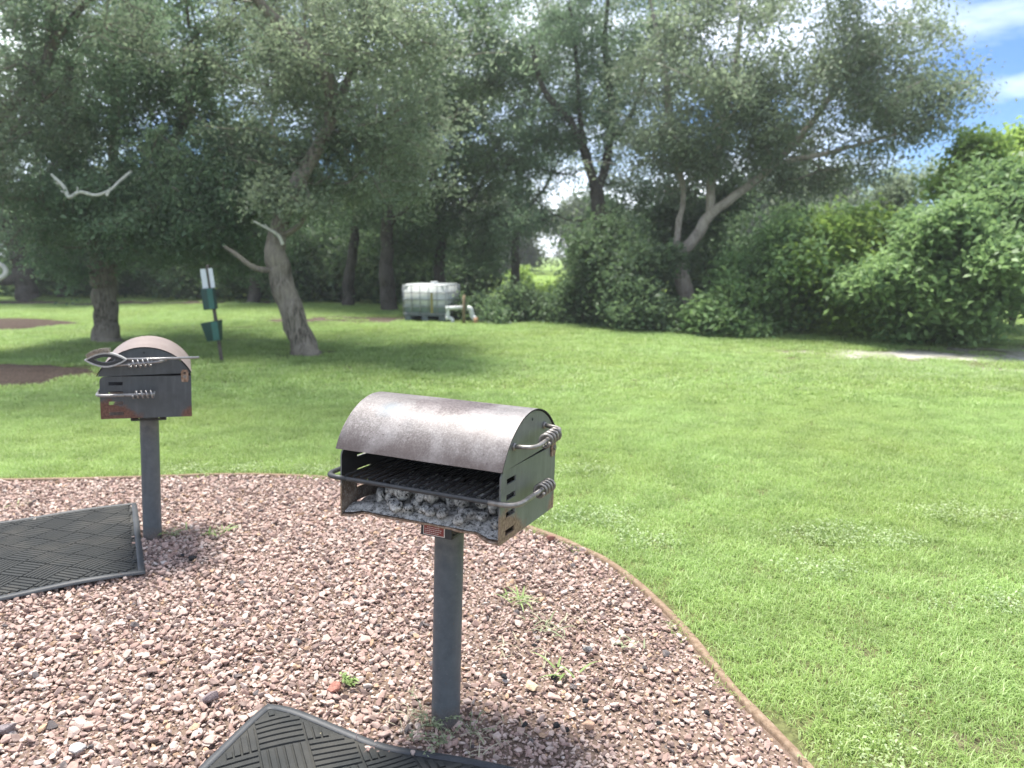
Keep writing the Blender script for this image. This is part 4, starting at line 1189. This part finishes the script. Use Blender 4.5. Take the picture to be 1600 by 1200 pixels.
for k in range(120):
    for tr in range(60):
        if k < 62:
            xq = r.uniform(-.20, .23); yq = r.uniform(-.155, .08) + .03 * (xq < -.1); lay_ = 0
        else:
            xq = r.uniform(-.165, .19); yq = r.uniform(-.115, .08); lay_ = 1
        zq = ZB + .038 + .027 * lay_ + .010 * r.rand()
        if all((xq - p[0]) ** 2 + (yq - p[1]) ** 2 + (1.5 * (zq - p[2])) ** 2 > .0275 ** 2 for p in placed): break
    else: continue
    placed.append((xq, yq, zq))
    o = bpy.data.objects.new('charcoal_briquette', bms[k % 6]); COL.objects.link(o)
    o.matrix_world = MA @ Matrix.Translation((xq, yq, zq)) @ Euler((r.normal(0, .5), r.normal(0, .5), r.uniform(0, 6))).to_matrix().to_4x4() @ Matrix.Diagonal((*( [r.uniform(.8, 1.08)] * 3), 1))
    tag(o, 'ash-whitened charcoal briquette heaped under the grate of the front grill', 'charcoal', 'ashy briquettes in the front grill')

# grill brush resting on the rear grill's hood handle
M['brush_plastic'] = simple('brush_plastic', (.36, .36, .35), .45, .2, .25, 60, .1)
M['brush_dark'] = simple('brush_dark', (.02, .022, .024), .5, 0, .3, 60, .1)
M['brush_wire'] = simple('brush_wire', (.34, .30, .25), .5, .5, .5, 120, .2)
br = empty('grill_brush', (0, 0, 0)); tag(br, 'grey grill brush with eye-shaped head lying across the rear grill handle', 'brush')
bx, bz = W / 2 + .066, ZB + H + .090
br.matrix_world = MB_ @ Matrix.Translation((bx, 0, bz)) @ Matrix.Rotation(R(.5), 4, 'X')
g = Geo(); g.tube([(0, -.075, 0), (0, .05, .0), (0, .235, .004)], .0058, 10); g.build('rod', M['handle_silver'], br, True)
def lens(L, hgt, n=18):
    up_ = [(0, -L / 2 + L * i / n, hgt * math.sin(math.pi * i / n) ** .9) for i in range(n + 1)]
    dn = [(0, L / 2 - L * i / n, -hgt * math.sin(math.pi * i / n) ** .9) for i in range(1, n)]
    return np.array(up_ + dn)
def band(Lo, ho, Li, hi, x0, x1):
    A_, B_ = lens(Lo, ho), lens(Li, hi); n = len(A_); g = Geo()
    V = [(x, p[1], p[2]) for x in (x0, x1) for q in (A_, B_) for p in q]
    F = []
    for i in range(n):
        j = (i + 1) % n
        F += [(i, j, n + j, n + i), (2 * n + j, 2 * n + i, 3 * n + i, 3 * n + j), (i, 2 * n + i, 2 * n + j, j), (n + j, 3 * n + j, 3 * n + i, n + i)]
    return g.add(V, F)
hd = band(.172, .034, .152, .027, -.016, .020).build('head', M['brush_plastic'], br, True); hd.location = (0, -.158, 0)
hd.modifiers.new('es', 'EDGE_SPLIT').split_angle = R(40)
q = band(.150, .0265, .10, .013, -.012, .016).build('inner_frame', M['brush_dark'], hd, True); q.modifiers.new('es', 'EDGE_SPLIT').split_angle = R(40)
g = Geo(); g.tube(round_path([(.006, -.045, .012), (.008, -.03, -.012), (.008, .03, -.012), (.006, .04, .010)], .012), .0022, 6); g.build('wire', M['handle_silver'], hd, True)
g = Geo(); rr_ = np.random.RandomState(8)
for k in range(420):
    y_ = rr_.uniform(-.075, .018); x_ = rr_.uniform(-.02, .022); z0 = .034 * math.sin(math.pi * (y_ + .086) / .172) ** .9 - .002
    d = (rr_.normal(0, .004), rr_.normal(0, .004)); hh = rr_.uniform(.012, .022)
    g.tube([(x_, y_, z0), (x_ + d[0], y_ + d[1], z0 + hh)], .0011, 3)
g.build('bristles', M['brush_wire'], hd)

# ------------------------------------------------------------------ rubber mats
t = NT('mat_rubber'); v = t.obj(); n = t.noise(v, 300, 4, .7); n2 = t.noise(v, 4.5, 5, .6)
c = t.ramp(n, [(.3, (.012, .0135, .013)), (.7, (.032, .035, .033))])
c = t.mix(t.ramp(n2, [(.5, 0.0), (.72, .5)]), c, (.075, .07, .058))
t.set(color=c, rough=.75, spec=.35).bump(n, .7, .003); M['mat'] = t.m
t = NT('mat_border'); v = t.obj(); n = t.noise(v, 200, 4, .7); n2 = t.noise(v, 9, 4)
t.set(color=t.mix(t.ramp(n2, [(.45, 0.0), (.75, .4)]), t.ramp(n, [(.3, (.022, .025, .028)), (.7, (.045, .05, .054))]), (.085, .087, .087)), rough=.55, spec=.4).bump(n, .25, .002); M['matb'] = t.m
def mat(label, corner, yaw, L, Wd, hfun, sub=.024):
    """corner = world xy of local (0,0); local x along L, local -y along Wd"""
    e = empty('rubber_mat', (corner[0], corner[1], 0), (0, 0, yaw)); tag(e, label, 'mat', 'rubber mats in front of the grills')
    hf = lambda a, b: hfun(a, b)
    def sheet(a0, a1, b0, b1, na_, nb_, z, prof=None):
        A_ = np.linspace(a0, a1, na_); B_ = np.linspace(b0, b1, nb_)
        V = [(a, -b, hf(a, b) + z) for a in A_ for b in B_]
        F = [(i * nb_ + j, i * nb_ + j + 1, (i + 1) * nb_ + j + 1, (i + 1) * nb_ + j) for i in range(na_ - 1) for j in range(nb_ - 1)]
        return V, F
    g = Geo(); g.add(*sheet(.012, L - .012, .012, Wd - .012, 90, 60, .0)); o = g.build('sheet', M['mat'], e, True)
    s = o.modifiers.new('solid', 'SOLIDIFY'); s.thickness = .006; s.offset = -1
    # bevelled border
    bw = .030
    pr = [(0, -.006), (.003, .0025), (.012, .0062), (bw - .005, .0066), (bw, .0012)]
    g = Geo()
    def P(s_, q):   # s_ walks the outline, q inset
        per = [(q, q), (L - q, q), (L - q, Wd - q), (q, Wd - q)]
        k = int(s_) % 4; f = s_ - int(s_); a = per[k]; b = per[(k + 1) % 4]
        return a[0] + (b[0] - a[0]) * f, a[1] + (b[1] - a[1]) * f
    ns = 4 * 60; V = []
    for i in range(ns):
        for q, z in pr:
            a, b = P(i / 60, q); V.append((a, -b, hf(a, b) + z))
    k = len(pr)
    F = [(i * k + j, i * k + j + 1, ((i + 1) % ns) * k + j + 1, ((i + 1) % ns) * k + j) for i in range(ns) for j in range(k - 1)]
    g.add(V, F); g.build('border', M['matb'], e, True)
    # basket-weave ridges, blocks set diagonally
    g = Geo(); blk = .135; nr = 6; c45 = math.sqrt(.5)
    for bi in range(-14, 15):
        for bj in range(-14, 15):
            for q in range(nr):
                s0 = (q + .5) / nr * blk - blk / 2
                pts = []
                for f in np.linspace(-.47, .47, 6):
                    l_ = f * blk
                    uu, ww = (l_, s0) if (bi + bj) % 2 == 0 else (s0, l_)
                    uu += bi * blk; ww += bj * blk
                    a = L / 2 + (uu * c45 - ww * c45); b = Wd / 2 + (uu * c45 + ww * c45)
                    pts.append((a, b))
                pts = [p for p in pts if bw + .004 < p[0] < L - bw - .004 and bw + .004 < p[1] < Wd - bw - .004]
                if len(pts) < 2: continue
                d = np.array(pts[-1]) - np.array(pts[0]); d /= np.linalg.norm(d); nn_ = np.array([-d[1], d[0]])
                hw = blk / nr * .41; V = []; F = []
                for p in pts:
                    for off, z in ((-hw, -.001), (-hw * .8, .0055), (hw * .8, .0055), (hw, -.001)):
                        x_, y_ = p[0] + nn_[0] * off, p[1] + nn_[1] * off
                        V.append((x_, -y_, hf(x_, y_) + z))
                for i in range(len(pts) - 1):
                    for j in range(3): F.append((i * 4 + j, i * 4 + j + 1, (i + 1) * 4 + j + 1, (i + 1) * 4 + j))
                m_ = len(pts) - 1; F += [(0, 1, 2, 3), (m_ * 4 + 3, m_ * 4 + 2, m_ * 4 + 1, m_ * 4)]
                g.add(V, F)
    o = g.build('ridges', M['mat'], e); tag(o, kind='stuff')
    return e
def h_front(a, b):
    return .030 + .028 * math.exp(-((a - .06) / .16) ** 2 - ((b - .03) / .22) ** 2) + .012 * math.exp(-((a - .42) / .13) ** 2 - (b / .2) ** 2) * -1 + .004 * math.exp(-((a - .75) / .18) ** 2 - (b / .25) ** 2) + .005 * math.sin(a * 9 + b * 5)
mat('dark ridged rubber mat with lifted corner at the front grill post', (-.772, 2.225), R(-20), 1.2, .78, h_front)
def h_rear(a, b):
    return .025 + .012 * math.exp(-((a - 1.0) / .35) ** 2 - ((b - .3) / .3) ** 2) + .006 * math.sin(a * 6 + b * 7) + .003 * math.exp(-(b / .1) ** 2) * math.sin(a * 5) ** 2
mat('worn dark ridged rubber mat beside the rear grill post', (-2.19, 4.31), R(-62.5), 1.15, .80, h_rear)

# ------------------------------------------------------------------ weeds on the gravel
M['weed_leaf'] = mat_leaf('weed_leaf', (.16, .24, .07), (.33, .43, .18), .3, scale=8)
M['weed_grey'] = mat_leaf('weed_grey', (.20, .25, .13), (.40, .44, .28), .3, scale=8)
M['dry_grass'] = mat_leaf('dry_grass', (.28, .26, .17), (.55, .52, .38), .25, scale=8)
def tuft(label, x, y, n, ln, spread, seed, mat_, wid=.004, group='weeds sprouting in the gravel'):
    r = np.random.RandomState(seed); e = empty('grass_tuft', (x, y, .012)); tag(e, label, 'weed', group)
    for k in range(n):
        az = r.uniform(0, 6.28); l = ln * r.uniform(.5, 1.1); ox, oy = r.normal(0, spread, 2)
        pts = []
        for f in np.linspace(0, 1, 5):
            pts.append((ox + math.cos(az) * l * f * .85, oy + math.sin(az) * l * f * .85, .010 + l * (.55 * f - .42 * f * f)))
        w = wid * r.uniform(.6, 1.2); px, py = -math.sin(az), math.cos(az); V = []; F = []
        for i, p in enumerate(pts):
            ww = w * (1 - (i / 4) ** 2) + .0003
            V += [(p[0] - px * ww, p[1] - py * ww, p[2]), (p[0], p[1], p[2] - ww * .5), (p[0] + px * ww, p[1] + py * ww, p[2])]
        for i in range(4): F += [(i * 3, i * 3 + 1, i * 3 + 4, i * 3 + 3), (i * 3 + 1, i * 3 + 2, i * 3 + 5, i * 3 + 4)]
        me = mesh_np('blade', V, pyfaces=F); a = me.attributes.new('var', 'FLOAT', 'POINT'); a.data.foreach_set('value', np.full(len(V), r.rand(), np.float32))
        link('blade', me, mat_ if r.rand() < .7 else M['dry_grass'], e)
def gp(u, v, z=.012):
    xn = (u - 800) / 1200; yn = (v - 600) / 1200; s = (1.45 - z) / (_sp + yn * _cp); return xn * s, s * (_cp - yn * _sp)
tuft('green grass tuft right of the front post, farthest up the gravel', *gp(805, 940), 26, .13, .03, 1, M['weed_leaf'], .0035)
tuft('sparse dry tuft near the middle of the gravel right of the post', *gp(860, 985), 26, .10, .045, 2, M['weed_grey'], .003)
tuft('broad-bladed grass tuft nearest the front right of the gravel', *gp(880, 1045), 9, .13, .04, 3, M['weed_leaf'], .0045)
tuft('tiny tuft beside the tan edging on the gravel', *gp(975, 1015), 9, .07, .03, 5, M['weed_grey'], .003)
tuft('small tuft just right of the rear grill post', *gp(268, 836), 20, .10, .03, 6, M['weed_leaf'], .004)
tuft('small tuft farther right of the rear grill post', *gp(335, 832), 20, .10, .035, 7, M['weed_leaf'], .004)
tuft('dry tuft on the gravel left of the broad-bladed one', *gp(800, 1015), 14, .08, .05, 8, M['dry_grass'], .0022)
tuft('straggly dry tuft between the mat and the front post', *gp(640, 1125), 22, .07, .06, 9, M['dry_grass'], .0016)
tuft('straggly dry tuft right of the base of the front post', *gp(765, 1165), 22, .08, .05, 10, M['dry_grass'], .0016)
tuft('faint tuft on the gravel left of the rear mat', *gp(30, 792), 8, .06, .03, 12, M['weed_leaf'], .003)
def sprig(label, x, y, stems, leafsz, seed, mat_, ln):
    r = np.random.RandomState(seed); e = empty('weed_sprig', (x, y, .012)); tag(e, label, 'weed', 'weeds sprouting in the gravel')
    for k in range(stems):
        az = r.uniform(0, 6.28); l = ln * r.uniform(.5, 1.15); P = np.array([(math.cos(az) * l * f, math.sin(az) * l * f, .008 + l * (.75 * f - .45 * f * f)) for f in np.linspace(0, 1, 6)])
        g = Geo(); g.tube(P, .0010, 4); s = g.build('stem', mat_, e)
        n = int(5 + l / .012)
        f = r.rand(n) * .9 + .1; pts = np.stack([np.interp(f, np.linspace(0, 1, 6), P[:, q]) for q in range(3)], -1) + r.normal(0, .004, (n, 3))
        V, Q = leaf_quads(pts, leafsz, r, .8, .5)
        link('leaves', mesh_np('leaves', V, Q, 4, {'var': np.repeat(r.rand(n), 4)}), mat_, s)
sprig('small bright seedling alone on the gravel left of the front post', *gp(548, 1070), 7, .022, 1, M['weed_leaf'], .045)
sprig('trailing grey-green weed at the foot of the front post', *gp(672, 1138), 9, .011, 2, M['weed_grey'], .13)
sprig('trailing grey-green weed creeping over the front mat edge', *gp(700, 1165), 8, .011, 3, M['weed_grey'], .12)
sprig('trailing weed right of the front post foot', *gp(735, 1150), 5, .010, 4, M['weed_grey'], .09)

# loose charcoal crumbs and distinct stones on the gravel
cm = [stone_mesh(300 + i, 14, .8) for i in range(3)]
for m_ in cm: m_.materials.append(M['coal'])
r = np.random.RandomState(3)
for (u, v, s) in [(788, 1058, .030), (820, 1132, .028), (866, 1058, .034), (870, 1133, .030), (886, 1140, .024), (915, 1096, .030), (1030, 1130, .026), (1105, 1115, .028), (835, 1008, .024), (300, 872, .045), (285, 868, .03), (985, 1075, .022)]:
    x_, y_ = gp(u, v, .03)
    o = bpy.data.objects.new('charcoal_lump', cm[r.randint(3)]); COL.objects.link(o); o.location = (x_, y_, .030); o.scale = (s, s, s); o.rotation_euler = (r.normal(0, .3), r.normal(0, .3), r.uniform(0, 6))
    tag(o, 'small black charcoal lump fallen on the gravel', 'charcoal', 'charcoal lumps fallen on the gravel')
bigm = {}
def bigstone(label, u, v, s, col, seed):
    me = stone_mesh(seed, 18, .7); me.materials.append(simple('stone_' + str(seed), col, .85, 0, .25, 6, .4, .02))
    x_, y_ = gp(u, v, .03); o = bpy.data.objects.new('stone', me); COL.objects.link(o); o.location = (x_, y_, .028); o.scale = (s,) * 3; o.rotation_euler = (.1, .1, seed)
    tag(o, label, 'stone', 'larger stones lying on the gravel')
bigstone('yellowish flat stone lying right of the front post', 832, 1070, .058, (.50, .38, .25), 401)
bigstone('round orange-tan stone on the gravel near the bottom, right of the mat', 921, 1132, .050, (.48, .31, .21), 402)
bigstone('dark grey stone on the gravel left of the lifted mat corner', 330, 1088, .062, (.20, .16, .16), 403)
bigstone('rust red stone tipped over the edging beyond the front grill', 862, 840, .07, (.22, .10, .075), 404)
bigstone('pale tan stone by the left foot of the picture', 120, 1168, .060, (.42, .40, .38), 405)
bigstone('dark grey stone at the lower left picture edge', 10, 1138, .07, (.20, .17, .17), 406)
bigstone('reddish long stone left of the bright seedling', 522, 1072, .06, (.34, .15, .11), 407)
bigstone('grey pebble right of the green tufts on the gravel', 918, 1013, .042, (.24, .24, .23), 408)
# dry leaf bits on the front mat
for i, (u, v) in enumerate([(415, 1168), (500, 1140), (357, 1185), (618, 1196)]):
    x_, y_ = gp(u, v, .055); V, Q = leaf_quads(np.zeros((1, 3)), .022, np.random.RandomState(i), 2.5, .35)
    o = link('dry_leaf', mesh_np('dry_leaf', V, Q, 4, {'var': np.full(4, .8)}), M['dry_grass'], None, False, (x_, y_, h_front(.3, .2) + .012))
    o.modifiers.new('s', 'SOLIDIFY').thickness = .0006
    tag(o, 'small pale dry leaf bit lying on the front mat', 'leaf', 'dry leaf bits on the front mat')

# ------------------------------------------------------------------ waste station
M['bin_green'] = simple('bin_green', (.008, .045, .038), .45, 0, .2, 12, .05)
M['bin_teal'] = simple('bin_teal', (.022, .11, .09), .45, 0, .15, 12, .05)
M['sign_white'] = simple('sign_white', (.62, .66, .68), .5, 0, .06, 8, .02)
M['post_steel'] = simple('post_steel', (.10, .085, .07), .7, .3, .3, 12, .2)
b = at(347, 566, 10.5); e = empty('waste_station', (b[0], b[1], 0), (0, R(-5.0), 0)); tag(e, 'pet waste station with green bins and white sign on a thin post', 'waste station')
g = Geo(); g.box((0, 0, .66), (.045, .03, 1.34)); g.build('post', M['post_steel'], e, bevel=.004)
g = Geo(); g.box((-.03, -.035, .875), (.165, .11, .285)); q = g.build('bag_dispenser', M['bin_green'], e, bevel=.012)
g = Geo(); g.box((.012, -.092, .875), (.075, .006, .270)); g.build('door', M['bin_teal'], q, bevel=.002)
g = Geo(); g.box((-.060, -.03, 1.15), (.075, .006, .26)); g.build('sign_panel', M['sign_white'], e, bevel=.003)
g = Geo(); g.box((.042, -.03, 1.15), (.058, .006, .26)); g.build('sign_panel', M['sign_white'], e, bevel=.003)
g = Geo()
V = [(-.155, -.15, .56), (.09, -.15, .58), (.09, .0, .58), (-.155, .0, .56), (-.11, -.125, .31), (.06, -.125, .31), (.06, -.02, .31), (-.11, -.02, .31)]
g.add(V, [(0, 4, 5, 1), (1, 5, 6, 2), (2, 6, 7, 3), (3, 7, 4, 0), (4, 7, 6, 5)]); q = g.build('bin', M['bin_green'], e)
s = q.modifiers.new('solid', 'SOLIDIFY'); s.thickness = .006
g = Geo(); g.box((.03, -.146, .445), (.085, .006, .26)); g.build('front_plate', M['bin_teal'], q, bevel=.002)

# ------------------------------------------------------------------ water tank in its cage, drain pipe
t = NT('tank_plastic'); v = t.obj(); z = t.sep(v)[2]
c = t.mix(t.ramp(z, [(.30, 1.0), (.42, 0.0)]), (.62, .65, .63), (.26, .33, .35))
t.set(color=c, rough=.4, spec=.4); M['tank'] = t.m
M['cage'] = simple('cage', (.36, .38, .39), .4, .5, .15, 20, .05)
M['pallet'] = simple('pallet', (.14, .17, .18), .7, 0, .25, 14, .2)
M['wood'] = simple('wood', (.20, .15, .09), .85, 0, .3, 14, .3)
M['pvc'] = simple('pvc', (.66, .68, .67), .4, 0, .06, 10, .03)
M['orange'] = simple('orange', (.52, .30, .16), .6, 0, .15, 10, .05)
M['strap'] = simple('strap', (.30, .26, .09), .7, 0, .15, 10, .05)
c = at(672, 503, 17.0)
e = empty('water_tank', (c[0], c[1] + .45, 0), (0, 0, R(-14))); tag(e, 'white caged plastic water tank on a pallet under the trees', 'tank')
bm = bmesh.new(); bmesh.ops.create_cube(bm, size=1, matrix=Matrix.Translation((0, 0, .50)) @ Matrix.Diagonal((.98, .94, .66, 1)))
bmesh.ops.bevel(bm, geom=bm.edges[:], offset=.035, segments=3, affect='EDGES'); me = bpy.data.meshes.new('bottle'); bm.to_mesh(me); bm.free()
bt = link('bottle', me, M['tank'], e, True)
g = Geo(); g.tube([(.12, -.15, .82), (.12, -.15, .88)], .08, 16); g.build('cap', M['pvc'], bt, True)
for k in range(6):
    x_ = -.5 + k * .2
    g = Geo(); g.tube(round_path([(x_, -.485, .16), (x_, -.485, .80)], .02), .011, 6); g.build('cage_bar', M['cage'], e, True)
    g = Geo(); g.tube(round_path([(x_, .485, .16), (x_, .485, .80)], .02), .011, 6); g.build('cage_bar', M['cage'], e, True)
for k in range(4):
    y_ = -.33 + k * .22
    for sx in (-.505, .505):
        g = Geo(); g.tube([(sx, y_, .16), (sx, y_, .80)], .011, 6); g.build('cage_bar', M['cage'], e, True)
for k in range(5):
    z_ = .18 + k * .155
    g = Geo(); lp = round_path([(-.51, 0, z_), (-.51, -.49, z_), (.51, -.49, z_), (.51, .49, z_), (-.51, .49, z_), (-.51, .01, z_)], .035); g.tube(lp, .012, 6); g.build('cage_hoop', M['cage'], e, True)
g = Geo(); g.box((.18, -.503, .42), (.05, .006, .44)); g.build('strap', M['strap'], e)
for sx in (-.40, 0, .40):
    g = Geo(); g.box((sx, 0, .055), (.14, .95, .15)); g.build('pallet_foot', M['pallet'], e, bevel=.01)
g = Geo(); g.box((0, 0, .146), (1.0, .98, .03)); g.build('pallet_deck', M['pallet'], e, bevel=.005)
c = at(700, 506, 16.6)
e = empty('drain_pipe', (c[0], c[1], 0)); tag(e, 'bent white plastic drain pipe beside the water tank', 'pipe')
g = Geo(); g.tube(round_path([(.10, -.02, -.03), (.10, 0, .10), (.0, 0, .12), (.0, 0, .33), (.32, 0, .345)], .05, 6), .042, 14); g.build('pipe', M['pvc'], e, True)
g = Geo(); g.tube(round_path([(.42, -.0, .335), (.50, 0, .32), (.53, 0, .14), (.60, -.05, .10)], .06, 6), .055, 14); g.build('elbow', M['pvc'], e, True)
for p_ in ((0, 0, .12), (0, 0, .33)):
    g = Geo(); g.tube([(p_[0], p_[1], p_[2] - .04), (p_[0], p_[1], p_[2] + .04)], .052, 14); g.build('collar', M['pvc'], e, True)
g = Geo(); g.tube([(.585, -.06, -.01), (.60, -.06, .05), (.60, -.06, .13)], [.045, .052, .050], 14); g.build('orange_cap', M['orange'], e, True)
c = at(725, 508, 16.4)
g = Geo(); g.tube([(0, 0, -.05), (0, 0, .3), (.01, 0, .62)], [.035, .033, .03], 7); o = g.build('wooden_stake', M['wood'], None, True); o.location = (c[0], c[1], 0)
tag(o, 'thin brown wooden stake in front of the white drain pipe', 'stake')

# ------------------------------------------------------------------ thin haze volume, added to lift the dark tree crowns
g = Geo(); g.box((0, 300, 5.5), (1300, 1300, 15.0))
hz_ = bpy.data.materials.new('lift_haze'); hz_.use_nodes = True
hn, hl = hz_.node_tree.nodes, hz_.node_tree.links
hn.clear(); ho = hn.new('ShaderNodeOutputMaterial'); hv = hn.new('ShaderNodeVolumePrincipled')
hv.inputs['Color'].default_value = (.90, .94, .96, 1); hv.inputs['Density'].default_value = .0015; hv.inputs['Anisotropy'].default_value = .2
hl.new(hv.outputs[0], ho.inputs['Volume'])
o = g.build('haze', hz_); tag(o, 'faint haze added over the whole lawn to lighten the dark trees', 'haze', kind='stuff')
